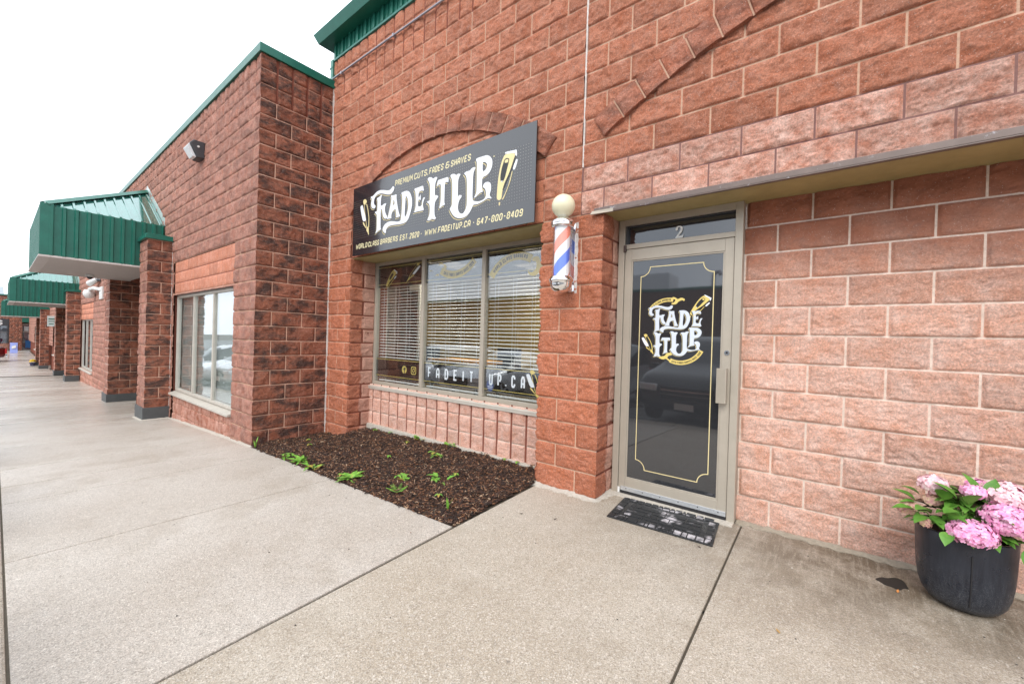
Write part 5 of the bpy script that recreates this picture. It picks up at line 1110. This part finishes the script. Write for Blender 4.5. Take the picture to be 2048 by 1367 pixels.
for x, y, k, lb in weeds:
    z = hz(x, y)+.004; wd = thing('weed', lb, 'weed', (x, y, z), 'weeds in the mulch bed'); mb = MB(); b = Vector((x, y, z)); red = 'red' in lb or 'yellow' in lb or 'orange' in lb
    if k == 'd':
        n = 9 if 'broad' in lb else 15
        for i in range(n):
            a = math.tau*i/n+wr.uniform(-.3,.3); el = wr.uniform(.25,.9); L = wr.uniform(.10,.17); leaf(mb, b, (math.cos(a), math.sin(a), el), L, L*.17, .45, 0, 9, 4)
        if 'broad' in lb: leaf(mb, b, (.9,.1,.75), .20, .032, .15, 0, 10, 3); leaf(mb, b, (-.6,-.5,.35), .17, .034, .2, 0, 10, 4)
        leaf(mb, b, (-.5,.3,.5), .09, .014, .4, 1)
    elif k == 'c':
        for i in range(9):
            a = wr.uniform(0, math.tau); L = wr.uniform(.055,.11); q = b+Vector((wr.uniform(-.07,.07), wr.uniform(-.04,.04), wr.uniform(.0,.035)))
            leaf(mb, q, (math.cos(a), math.sin(a), wr.uniform(.2,.8)), L, L*.24, .4, 1 if wr.random() < .15 else 0, 6, 3)
        mb.tube([b-Vector((0,0,.01)), b+Vector((.004,0,.04))], .0015, 5)
    elif k == 'f':
        for i in range(9):
            a = wr.uniform(0, math.tau); d = Vector((math.cos(a), math.sin(a), .45)).normalized(); L = wr.uniform(.08,.12)
            mb.tube([b, b+d*L], [.0012,.0005], 4)
            for q in range(2, 9):
                c = b+d*L*q/9; s = d.cross(Vector((0,0,1))).normalized()
                for sg_ in (-1, 1): leaf(mb, c, s*sg_+d*.6, .028*(1.2-q/10), .0035, .2, 0, 3)
    elif k == 'g':
        for i in range(4): leaf(mb, b, (wr.uniform(-.35,.35), wr.uniform(-.2,.2), 1), wr.uniform(.06,.16), .011, .1, 0, 7)
    else:
        mb.tube([b-Vector((0,0,.01)), b+Vector((.003,.002,.03))], .0014, 5)
        for i in range(4):
            a = math.tau*i/4+wr.random(); leaf(mb, b+Vector((.003,.002,.028)), (math.cos(a), math.sin(a), .1), .036, .012, .5, 1 if (red and i % 2) else 0, 5)
    mb.build('leaves', [WEED, WEEDY], wd, smooth=True)

# ================================================================ DOOR MAT
rub = mat('black_rubber', (.018,.019,.021), .35); t = NT(rub); p = t.pos(); t.l(t.bump(t.noise(p, 120, 4), .4, .004), t.b.inputs['Normal']); t.l(t.ramp(t.noise(p, 7, 4), [(.4, (.2,)*3), (.6, (.55,)*3)]), t.b.inputs['Roughness'])
tile = mat('worn_mat_print', (.3,.3,.3), .5); t = NT(tile); p = t.pos(); t.l(t.mix(t.ramp(t.noise(p, 4.6, 3, .6, .4), [(.53, K0), (.62, K1)]), (.02,.021,.023), (.52,.49,.51)), t.b.inputs['Base Color'])
dmt = thing('door_mat', 'black rubber door mat with worn stone pattern on the concrete by the door', 'door mat', (1.16, .01, 0))
A_, B_, C_ = Vector((.818,-.234,0)), Vector((1.543,-.194,0)), Vector((.771,.224,0)); mu = (B_-A_); mv = (C_-A_)
def mp_(u, v, z): return tuple(A_+mu*u+mv*v+Vector((0,0,z)))
def mbox(mb, u0, u1, v0, v1, z0, z1, m=0): mb.add([mp_(u0,v0,z0),mp_(u1,v0,z0),mp_(u1,v1,z0),mp_(u0,v1,z0),mp_(u0,v0,z1),mp_(u1,v0,z1),mp_(u1,v1,z1),mp_(u0,v1,z1)], [(0,3,2,1),(4,5,6,7),(0,1,5,4),(1,2,6,5),(2,3,7,6),(3,0,4,7)], m)
mb = MB(); mbox(mb, 0, 1, 0, 1, .002, .010); mt_ = mb.build('rubber_base', rub, dmt, bevel=.002)
mb = MB(); mr = random.Random(4)
for v0, v1, u0_, u1_ in ((.03,.155,.02,.98),(.845,.97,.02,.98)):
    u = u0_
    while u < u1_-.03:
        w_ = mr.choice([.035,.05,.075,.1]); e = min(u+w_, u1_)
        if mr.random() < .4: mid = (v0+v1)/2; mbox(mb, u+.006, e-.006, v0, mid-.01, .0101, .0145); mbox(mb, u+.006, e-.006, mid+.01, v1, .0101, .0145)
        else: mbox(mb, u+.006, e-.006, v0, v1, .0101, .0145)
        u = e
for u0_, u1_ in ((.02,.085),(.915,.98)):
    v = .18
    while v < .82:
        w_ = mr.choice([.09,.12,.16]); e = min(v+w_, .83); mbox(mb, u0_, u1_, v+.012, e-.012, .0101, .0145); v = e
for v0, v1 in ((.25,.33),(.36,.48),(.52,.60),(.64,.74)):
    u = .13
    while u < .86:
        w_ = mr.choice([.06,.12,.2,.3]); e = min(u+w_, .87); mbox(mb, u+.005, e-.005, v0, v1, .0101, .0135); u = e
mb.build('raised_pattern', tile, mt_, bevel=.001)

# ================================================================ PLANTER AND HYDRANGEA
pm = mat('glazed_pot', (.018,.021,.030), .28, spec=.5); t = NT(pm); p = t.pos(); sp_ = t.sep(p)
mp = t.n('ShaderNodeMapping'); mp.inputs['Scale'].default_value = (1,1,.12); t.l(p, mp.inputs[0])
fr1 = t.noise(mp.outputs[0], 60, 5, .8); fr2 = t.noise(p, 220, 3, .9)
zm = t.n('ShaderNodeMapRange'); zm.inputs['From Min'].default_value = .26; zm.inputs['From Max'].default_value = .04; t.l(sp_[2], zm.inputs['Value'])
k = t.math('MULTIPLY', t.math('MULTIPLY', zm.outputs[0], t.ramp(fr2, [(.5, K0), (.62, K1)])), t.ramp(fr1, [(.35, (.1,)*3), (.6, (.75,)*3)]))
t.l(t.mix(k, t.mix(t.ramp(fr1, [(.3, K0), (.7, K1)]), (.009,.011,.018), (.022,.026,.037)), (.19,.20,.21)), t.b.inputs['Base Color']); t.l(t.ramp(t.noise(p, 9, 4), [(.35, (.22,)*3), (.65, (.5,)*3)]), t.b.inputs['Roughness'])
pc = (2.69, .05, 0); pl = thing('planter', 'dark glazed round planter pot on the concrete by the pink wall', 'planter', pc)
prof = [(0,.002),(.09,.002),(.112,.008),(.135,.024),(.155,.055),(.168,.10),(.176,.16),(.181,.24),(.184,.33),(.186,.385),(.184,.39),(.170,.39),(.168,.375),(.166,.33)]
pot = MB().lathe(prof, pc, 64).build('pot', pm, pl, smooth=True)
MB().lathe([(0,.345),(.166,.345)], pc, 32).build('soil', mulch_m, pl)
a_ = math.atan2(-3.1-.05, 2.13-2.69)+.16
q = lambda r, z: (pc[0]+r*math.cos(a_), pc[1]+r*math.sin(a_), z)
MB().tube([q(.1865,.32), q(.1845,.24), q(.1795,.16), q(.172,.10), q(.160,.06)], .0028, 6).build('drip_line', BLACK, pot)
hy = thing('hydrangea', 'pink flowering hydrangea with green leaves in the dark planter', 'plant', (2.69, .05, .35))
LG = leaf_mat('hydrangea_leaf', (.065,.185,.022), (.13,.30,.04), 14); LD = leaf_mat('hydrangea_dark_leaf', (.06,.085,.03), (.10,.045,.035), 14)
PINK = leaf_mat('pink_petal', (.80,.24,.50), (.90,.52,.70), 60); PALE = leaf_mat('pale_petal', (.84,.44,.52), (.92,.70,.70), 60); DRY = leaf_mat('faded_petal', (.72,.35,.36), (.70,.55,.32), 60); CORE = mat('shaded_core', (.50,.12,.26), .7); STEM = mat('plant_stem', (.16,.26,.06), .6)  # core darker than the petals: shade between florets put into its colour
hr = random.Random(21)
def floret(mb, c, n, r, m=0):
    n = n.normalized(); a = n.cross(Vector((.3,.5,.8))).normalized(); b = n.cross(a); rot = hr.uniform(0, 1.57)
    for k in range(4):
        an = rot+k*math.pi/2; d = a*math.cos(an)+b*math.sin(an); s = n.cross(d); tl = hr.uniform(-.15, .35)
        P = [c, c+d*r*.55-s*r*.48+n*tl*r*.3, c+d*r*1.05-s*r*.28+n*tl*r*.6, c+d*r*1.12+s*r*.12+n*tl*r*.7, c+d*r*.95+s*r*.38+n*tl*r*.55, c+d*r*.5+s*r*.5+n*tl*r*.3]
        mb.add(P, [(0,1,2,3,4,5)], m)
heads = [((2.565,.02,.607),.052,.040,PALE,'pale pink flower head, highest on the left'),((2.615,.12,.535),.045,.035,PALE,None),((2.699,-.05,.617),.040,.024,PINK,None),((2.462,.0,.462),.036,.036,DRY,'faded small flower head hanging at the left rim'),((2.53,-.09,.424),.022,.022,DRY,None),
 ((2.682,-.135,.435),.078,.050,PINK,'large pink flower head hanging over the pot front'),((2.83,.06,.60),.085,.060,PALE,None),((2.815,-.06,.51),.088,.066,PINK,'largest pink flower head, at the right'),((2.93,.0,.50),.07,.055,PINK,None),((2.57,.04,.515),.035,.022,DRY,None),((2.76,.15,.60),.05,.035,PINK,None)]
for c, rx, rz, mt, lb in heads:
    c = Vector(c); rx *= 1.16; rz *= 1.18; mb = MB(); n = int(190*(rx/.08)**1.6)+26
    for i in range(n):
        z = 1-2*(i+.5)/n; 
        if z < -.75: continue
        a = i*2.39996; s = math.sqrt(1-z*z); d = Vector((s*math.cos(a), s*math.sin(a), z)); jit = hr.uniform(.84, 1.04)
        floret(mb, c+Vector((d.x*rx, d.y*rx, d.z*rz))*jit, d+Vector((hr.uniform(-.3,.3),hr.uniform(-.3,.3),hr.uniform(-.2,.3))), hr.uniform(.0105,.0145)*(1 if rx > .04 else .6))
    mb.lathe([(.001,-rz*.8)]+[(rx*.82*math.sin(R(a)), -rz*.82*math.cos(R(a))) for a in range(20, 180, 20)], c, 14, 1)
    h = mb.build('flower_head', [mt, CORE], hy)
    if lb: h['label'] = lb
    b = Vector((pc[0]+(c.x-pc[0])*.3, pc[1]+(c.y-pc[1])*.3, .345)); MB().tube([b, (b+c)/2+Vector((0,0,.05)), c-Vector((0,0,rz*.6))], .0032, 6).build('stem', STEM, hy)
lv = MB()
for i in range(190):
    a = hr.uniform(0, math.tau); r = hr.uniform(.03, .20); zz = .40+.17*(1-(r/.2)**2)*hr.uniform(.4, 1.15)
    b = Vector((pc[0]+r*math.cos(a)*1.02, pc[1]+r*math.sin(a)*.95, zz)); L = hr.uniform(.05, .095)
    if b.y > .27: continue
    leaf(lv, b-Vector((math.cos(a), math.sin(a), 0))*L*.4, (math.cos(a), math.sin(a), hr.uniform(-.1, .75)), L, L*.32, hr.uniform(.15,.6), 1 if hr.random() < .15 else 0, 8)
for b, d, L in [((2.50,.02,.50),(-.8,.1,.6),.10),((2.49,-.05,.47),(-.9,-.4,.2),.10),((2.54,-.08,.49),(-.5,-.7,.3),.10),((2.60,-.05,.55),(-.2,-.5,.8),.10),((2.68,-.08,.56),(.2,-.5,.8),.10),((2.50,-.02,.50),(-.9,-.2,.1),.07),((2.53,-.10,.46),(-.6,-.7,-.1),.085),((2.60,-.16,.42),(-.2,-.6,-.3),.08),((2.86,-.12,.41),(.15,-.5,-1.2),.10),((2.56,-.1,.46),(.3,-.8,-.2),.07),((2.64,-.07,.57),(-.6,.1,.7),.11),((2.72,.02,.60),(-.3,.2,1),.10),((2.77,.0,.60),(.1,.2,1),.09),((2.52,.05,.53),(-.7,0,.5),.08),((2.88,-.10,.42),(.7,-.5,-.3),.09),((2.75,-.1,.52),(.5,-.6,.2),.09),((2.58,-.12,.50),(.7,-.5,.1),.10),((2.64,-.12,.52),(-.5,-.6,.2),.10)]:
    leaf(lv, b, d, L, L*.34, .25, 0, 9)
lv.build('leaves', [LG, LD], hy, smooth=True)
mb = MB()
for i in range(14):
    a = hr.uniform(0, math.tau); r = hr.uniform(.02,.14); mb.tube([(pc[0]+.05*math.cos(a), pc[1]+.05*math.sin(a), .345),(pc[0]+r*math.cos(a), pc[1]+r*math.sin(a), .52)], .003, 5)
mb.build('stems', STEM, hy)
# wet stain, leaf bits, pebbles on the paving
mb = MB(); flat_pts = chaikin([(2.345, 0.042), (2.379, 0.098), (2.407, 0.103), (2.442, 0.147), (2.475, 0.136), (2.483, 0.093), (2.491, 0.032), (2.469, 0.031), (2.448, -0.017), (2.42, 0.0), (2.389, -0.002), (2.369, 0.025)], 2); c = Vector((2.43,.06,.0015))
mb.add([(x, y, .0015) for x, y in flat_pts], [tuple(range(len(flat_pts)))[::-1]]); wm = mat('wet_patch', (.018,.019,.017), .5)
o = mb.build('wet_patch', wm); bm = bmesh.new(); bm.from_mesh(o.data); bmesh.ops.recalc_face_normals(bm, faces=bm.faces); bm.to_mesh(o.data); bm.free(); meta(o, kind='structure')
lb = [(2.435,-.055,'orange dry leaf scrap by the wet patch',(.55,.22,.06)),(1.97,-.86,'tan dry leaf scrap on the paving below the planter',(.40,.24,.08)),(-.06,-1.36,'brown curled leaf lying on the diagonal paving joint',(.20,.07,.03)),(.32,-.62,'dark leaf scrap between the mulch corner and the mat',(.05,.04,.03)),(.55,-.55,'dark leaf scrap left of the mat front',(.05,.04,.03)),(1.49,-.26,'dark leaf scrap off the mat corner',(.06,.04,.025))]
for x, y, l_, c_ in lb:
    mb = MB(); a = hr.uniform(0, 6); leaf(mb, (x, y, .004), (math.cos(a), math.sin(a), .05), .028, .006, -.2, 0, 6); o = mb.build('leaf_scrap', mat('dry_leaf', c_, .7)); meta(o, l_, 'leaf', 'leaf scraps on the paving')
mb = MB(); 
for i in range(260):
    x = hr.uniform(-2.6, 3.2); y = hr.uniform(-2.6, .3)
    if bed_in(x, y) or (y > -.02 and x < .62) or (y > -1.15 and x < .1): continue
    s = hr.uniform(.001, .0024); mb.obox((x, y, zg(x)+s*.6), (s*1.6, s*.3, 0), (-s*.3, s, .0002), (0, 0, s*.6), 0 if hr.random() < .5 else 1)
meta(mb.build('grit', [mat('pale_grit', (.5,.47,.42), .8), mat('dark_grit', (.05,.045,.04), .8)]), 'scattered grit and specks on the concrete', 'grit', kind='stuff')

# ================================================================ FAR END OF THE PLAZA
XF = -62; zf = -1.2
fb = thing('brick_building', 'distant block building closing the end of the walkway, with dark window and glass door', 'building', (XF, -2, zf))
stone_wall('wall', ((XF,0,0),(0,1,0),(1,0,0)), -14, 3, zf, 4.2, [ST_PIL, MO_TAN, MO_TAN], fb, joff=0, cell=.12, holes=[(-8,-2.25,zf,1.9),(-1.45,-.55,zf,1.6)])
MB().box(XF-8, XF-.3, -14, 3, zf, 4.1).build('core', GROOVE, fb)
m = MB(); m.box(XF-.2, XF+.06, -14, 3, 4.2, 4.32); m.build('coping', GREEN, fb); m = MB(); m.prism([(XF-.3,-14,4.32),(XF-6,-14,5.4),(XF-6.2,-14,5.4),(XF-6.2,-14,4.32)], (0,11.4,0)); m.build('metal_roof', metal_mat('grey_roof', (.20,.25,.27), .3, .4, .1), fb)
stone_wall('far_pier', ((XF+.6,0,0),(0,1,0),(1,0,0)), -2.25, -1.45, zf, 2.1, [ST_PIL, MO_TAN, MO_TAN], fb, joff=0, cell=.1)
MB().box(XF, XF+.585, -2.24, -1.46, zf, 2.08).build('pier_core', ST_PIL, fb)
MB().box(XF+.0, XF+.62, -1.45, .2, 1.62, 2.05).build('canopy', GREEN, fb)
w_ = MB().box(XF+.04, XF+.10, -8, -7.9, -.5, 1.2).box(XF+.04, XF+.10, -2.35, -2.25, -.5, 1.2); 
for k in range(14): w_.box(XF+.10, XF+.13, -2.4-.4*k, -2.37-.4*k, -.5, 1.2)
wf = w_.build('window', DARKG, fb); MB().box(XF+.02, XF+.03, -8, -2.25, -.5, 1.2).build('pane', glass_mat('far_glass', (.2,.25,.3), .1, dark=.6, dcol=(.02,.03,.06)), wf)
stone_wall('window_wall', ((XF+.05,0,0),(0,1,0),(1,0,0)), -8, -2.25, zf, -.5, [ST_LEFT, MO, MO], fb, cell=.15)
sg2 = MB().box(XF+.05, XF+.12, -8, -2.25, 1.2, 1.9).build('sign_band', DARKG, fb)
mb = MB(); text(mb, 'S', lambda x, z, l: (XF+.124, x, z), -3.05, 1.28, .5, .38, .1, .11); mb.build('sign_letter', WHITE, sg2)
dd = MB().box(XF+.05, XF+.12, -1.45, -1.39, zf, 1.5).box(XF+.05, XF+.12, -.61, -.55, zf, 1.5).box(XF+.05, XF+.12, -1.39, -.61, 1.42, 1.5).box(XF+.05, XF+.12, -1.39, -.61, .62, .68).box(XF+.05, XF+.12, -1.39, -.61, zf, zf+.08).build('door', TRIM, fb)
MB().box(XF+.06, XF+.07, -1.39, -.61, zf, 1.42).build('pane', glass_mat('far_door_glass', (.5,.55,.6), .1, dark=.5, dcol=(.06,.10,.16)), dd); MB().box(XF+.075, XF+.08, -1.2, -.75, -.95, -.2).build('poster', mat('blue_poster', (.03,.16,.42), .5), dd)
MB().box(XF+.075, XF+.08, -1.3, -1.0, .75, 1.2).box(XF+.075, XF+.08, -1.0, -.8, -.1, .4).build('notice', WHITE, dd)
af = thing('sandwich_board', 'pale blue A-frame board standing on the far pavement', 'sign', (-57, -2.0, zg(-57)))
BL = mat('pale_blue_board', (.30,.38,.80), .5); z0_ = zg(-57)
m = MB(); m.prism([(-56.8,-2.24,z0_),(-56.76,-2.24,z0_),(-57.0,-2.24,z0_+.95),(-57.04,-2.24,z0_+.95)], (0,.45,0)); bb = m.build('front_panel', BL, af, bevel=.01)
m = MB(); m.prism([(-57.24,-2.24,z0_),(-57.28,-2.24,z0_),(-57.06,-2.24,z0_+.95),(-57.02,-2.24,z0_+.95)], (0,.45,0)); m.build('back_panel', BL, af)
m = MB(); m.obox((-56.86,-2.02,z0_+.55), (.01,0,.0), (0,.12,.05), (-.03,0,.12)); m.build('printed_mark', WHITE, bb)
fp = thing('flower_pot', 'small pot of yellow flowers by the farthest pillar', 'plant pot', (-40.4, -1.5, zg(-40)))
MB().lathe([(0,0),(.10,0),(.15,.22),(.14,.22)], (-40.4,-1.5,zg(-40.4)), 16).build('pot', mat('dark_pot', (.05,.05,.10), .5), fp)
mb = MB()
for i in range(160):
    d = Vector((hr.gauss(0,1), hr.gauss(0,1), abs(hr.gauss(0,1)))).normalized(); floret(mb, Vector((-40.4,-1.5,zg(-40.4)+.28))+d*.15, d, .035)
mb.build('yellow_blooms', mat('yellow_bloom', (.75,.50,.03), .6), fp)

# ================================================================ VEHICLES (in the lot, mirrored in the glass)
def car(name, label, x, y, paint, kind='suv', rot=0, face=1):
    """nose towards +y (face=1); stands on the lot at x"""
    zb_ = zg(x)-.16; c = thing(name, label, 'car' if kind != 'truck' else 'truck', (x, y, zb_), None if kind == 'truck' else 'vehicles parked in the lot')
    Lh = {'suv': (4.6,.92,1.68), 'sedan': (4.7,.90,1.45), 'truck': (5.6,.98,1.85)}[kind]; L, hw, H = Lh; hl = L/2
    if kind == 'suv': st = [(-hl,.55,.50,.95,.95,.80),(-hl+.12,.30,.35,1.05,1.5,.72),(-hl+.7,.25,.92,1.06,H-.05,.66),(-.2,.22,1,1.04,H,.68),(.55,.22,1,1.02,H-.04,.66),(1.30,.22,1,1.0,1.04,.78),(1.9,.24,.98,.94,.98,.80),(hl-.15,.30,.92,.80,.86,.78),(hl,.38,.80,.62,.70,.72)]
    elif kind == 'sedan': st = [(-hl,.45,.80,.85,.88,.74),(-hl+.2,.28,.95,.98,1.0,.76),(-hl+.9,.24,1,.98,1.03,.74),(-.9,.22,1,.94,H-.04,.62),(-.1,.22,1,.92,H,.62),(.45,.22,1,.92,H-.06,.62),(1.25,.22,1,.90,.94,.74),(1.9,.24,.97,.84,.87,.76),(hl-.12,.30,.9,.70,.74,.72),(hl,.36,.80,.55,.60,.66)]
    else: st = [(-hl,.50,.96,1.15,1.16,.96),(-hl+.1,.42,1,1.18,1.19,.96),(-.9,.40,1,1.18,1.19,.96),(-.85,.40,1,1.18,H-.05,.74),(-.2,.40,1,1.16,H,.74),(.7,.40,1,1.14,H-.06,.72),(1.35,.40,1,1.12,1.18,.84),(2.2,.40,1,1.08,1.12,.86),(hl-.1,.44,.97,.98,1.02,.84),(hl,.5,.9,.85,.9,.8)]
    V = []; F = []; MI = []
    ring = 14
    for (yy, z0_, w, zbelt, zr, rw) in st:
        hw_ = hw*max(w, .8) if kind != 'truck' else hw*w; rr = hw*rw
        zm_ = (z0_+zbelt)/2
        half = [(hw_*.86, z0_), (hw_*.985, z0_+.10), (hw_, zm_), (hw_*.975, zbelt), (rr*.5+hw_*.47, zbelt+(zr-zbelt)*.45), (rr, zr-.05 if zr-zbelt > .2 else zr-.01), (rr*.8, zr)]
        pts = half+[(-a, b) for a, b in half[::-1]]
        V += [(x+a, y+face*yy, zb_+b) for a, b in pts]
    n = len(st)
    for i in range(n-1):
        gl = (st[i][4]-st[i][3] > .2) or (st[i+1][4]-st[i+1][3] > .2); both = (st[i][4]-st[i][3] > .2) and (st[i+1][4]-st[i+1][3] > .2)
        for k in range(ring):
            k2 = (k+1) % ring; f = (i*ring+k, i*ring+k2, (i+1)*ring+k2, (i+1)*ring+k)
            F.append(f[::-1] if face > 0 else f); MI.append(1 if (gl and (k in (3,4,8,9) or (not both and k in (5,6,7)))) and not (kind == 'truck' and st[i][0] < -.85) else 0)
    F.append(tuple(range(ring))); F.append(tuple((n-1)*ring+k for k in range(ring))[::-1]); MI += [0, 0]
    me = D.meshes.new('body'); me.from_pydata(V, [], F); me.polygons.foreach_set('material_index', MI)
    bm = bmesh.new(); bm.from_mesh(me); bmesh.ops.recalc_face_normals(bm, faces=bm.faces); bm.to_mesh(me); bm.free()
    body = link('body', me, [paint, CARG], c, smooth=True)
    b_ = body.modifiers.new('s', 'SUBSURF'); b_.levels = b_.render_levels = 1
    for sx in (-1, 1):
        for wy in (-hl*.62, hl*.62):
            wh_ = MB(); prof = [(0,.0),(.18,.0),(.2,.01),(.33,.03),(.345,.09),(.345,.17),(.33,.21),(.0,.21)]; seg = 24
            base = len(wh_.v)
            for (r_, o_x) in prof: wh_.v += [(x+sx*(hw-.21+ (.21-o_x))*1.0, y+face*wy+r_*math.cos(k*math.tau/seg), zb_+.345+r_*math.sin(k*math.tau/seg)) for k in range(seg)]
            for i in range(len(prof)-1):
                for k in range(seg): wh_.f.append((i*seg+k, i*seg+(k+1)%seg, (i+1)*seg+(k+1)%seg, (i+1)*seg+k)); wh_.m.append(0)
            w_o = wh_.build('wheel', BLACK, c)
            r_m = MB(); 
            for k in range(5):
                a = k*math.tau/5; r_m.obox((x+sx*(hw+.004), y+face*wy+.12*math.cos(a), zb_+.345+.12*math.sin(a)), (.008,0,0), (0,.11*math.cos(a),.11*math.sin(a)), (0,-.028*math.sin(a),.028*math.cos(a)))
            r_m.build('rim', ALU, w_o)
    f_ = y+face*hl
    s_y = face
    m = MB().box(x-.42, x+.42, f_-.10*s_y, f_+.012*s_y, zb_+.52, zb_+.74); g__ = m.build('grille', BLACK, c, bevel=.02)
    m = MB().box(x-.40, x+.40, f_+.005*s_y, f_+.022*s_y, zb_+.60, zb_+.615).box(x-.40, x+.40, f_+.005*s_y, f_+.022*s_y, zb_+.67, zb_+.685); m.build('chrome_bar', CHROME, g__)
    for sx in (-1, 1): MB().obox((x+sx*.64, f_-.10*s_y, zb_+.70), (.16,-.05*sx*s_y,0), (0,.08,0), (0,0,.06)).build('headlight', HL, c, bevel=.02)
    for sx in (-1, 1): MB().obox((x+sx*(hw+.07), y+face*.95, zb_+1.02), (.09,0,0), (0,.05,0), (0,0,.06)).build('mirror', paint, c, bevel=.02)
    MB().box(x-.16, x+.16, f_+.013*s_y, f_+.024*s_y, zb_+.36, zb_+.47).build('number_plate', WHITE, c)
    r__ = y-face*hl
    for sx in (-1, 1): MB().obox((x+sx*(.74 if kind != 'truck' else .86), r__-.0*s_y, zb_+(.86 if kind != 'truck' else .92)), (.10,0,0), (0,.05,0), (0,0,.07 if kind != 'truck' else .16)).build('taillight', RL, c, bevel=.015)
    MB().box(x-hw*.9, x+hw*.9, min(r__, r__-.12*s_y), max(r__, r__-.12*s_y), zb_+.42, zb_+.60).build('rear_bumper', CHROME if kind == 'truck' else BLACK, c, bevel=.03)
    return c
CARG = mat('car_glass', (.02,.025,.03), .03, spec=.9); HL = mat('headlight', (.8,.82,.85), .08, spec=1); RL = mat('tail_light', (.45,.01,.01), .2)
def paint(n, c): return mat(n, c, .22, .3, coat=1)
car('parked_car', 'dark grey SUV parked nose-in opposite the glass door', .15, -5.85, paint('dark_paint', (.03,.032,.036)))
car('parked_car', 'silver SUV parked beside the dark one', -2.75, -5.9, paint('silver_paint', (.45,.47,.50)))
car('parked_car', 'white sedan parked second from the silver SUV', -5.7, -5.95, paint('white_paint', (.75,.76,.78)), 'sedan')
car('parked_car', 'white SUV parked nose-in beyond the sedan', -8.6, -5.9, paint('white_paint_suv', (.74,.75,.77)))
car('parked_car', 'pale grey sedan parked between two white SUVs', -11.6, -5.95, paint('pale_paint', (.55,.57,.60)), 'sedan')
car('parked_car', 'white SUV parked opposite the left unit window', -14.8, -5.9, paint('white_paint_b', (.76,.77,.79)))
car('parked_car', 'white sedan between two white SUVs beyond the left unit', -17.9, -5.95, paint('white_paint_c', (.72,.74,.76)), 'sedan')
car('parked_car', 'last white SUV of the row, opposite the first canopy', -21.2, -5.9, paint('white_paint_d', (.70,.72,.74)))
car('pickup_truck', 'dark red pickup truck parked at the far left, tail towards the walkway', -45.6, -5.4, paint('red_paint', (.12,.008,.01)), 'truck', face=-1)

# ================================================================ BUILDING ACROSS THE LOT (mirrored in the glass)
YO = -24.0
ob = thing('brick_building', 'long brown block building across the parking lot, mirrored in the windows', 'building', (-8, YO, 0))
OBW = stone_mat('opposite_stone', (.16,.085,.06), (.21,.12,.085)); OBG = glass_mat('opposite_glass', (.3,.3,.3), .1, dark=.6)
mb = MB(); mb.box(-60, 30, YO-8, YO, -3, 4.9); mb.build('wall', OBW, ob)
mb = MB(); mb.box(-60.1, 30.1, YO-.1, YO+.08, 4.9, 5.05); mb.build('coping', GREEN, ob)
for k in range(11):
    x = -52+7.4*k; w_ = MB().box(x, x+3.2, YO+.0, YO+.10, .3, 2.2).build('window', SILLM, ob); MB().box(x+.08, x+3.12, YO+.101, YO+.11, .38, 2.12).build('pane', OBG, w_)
for k, (x, w__, h) in enumerate(((-1.2,1.8,1.0),(4.5,1.2,.8),(-9.5,2.6,1.2),(-18,2.0,.9))): MB().box(x, x+w__, YO-3, YO-1, 4.9, 5.05+h).build('rooftop_unit', ALU, ob, bevel=.03)
MB().tube([(-4.1,YO-1,4.9),(-4.1,YO-1,5.9),(-4.0,YO-.95,6.05),(-3.75,YO-.85,6.05),(-3.65,YO-.8,5.85)], .12, 12).build('vent_pipe', GALV, ob)
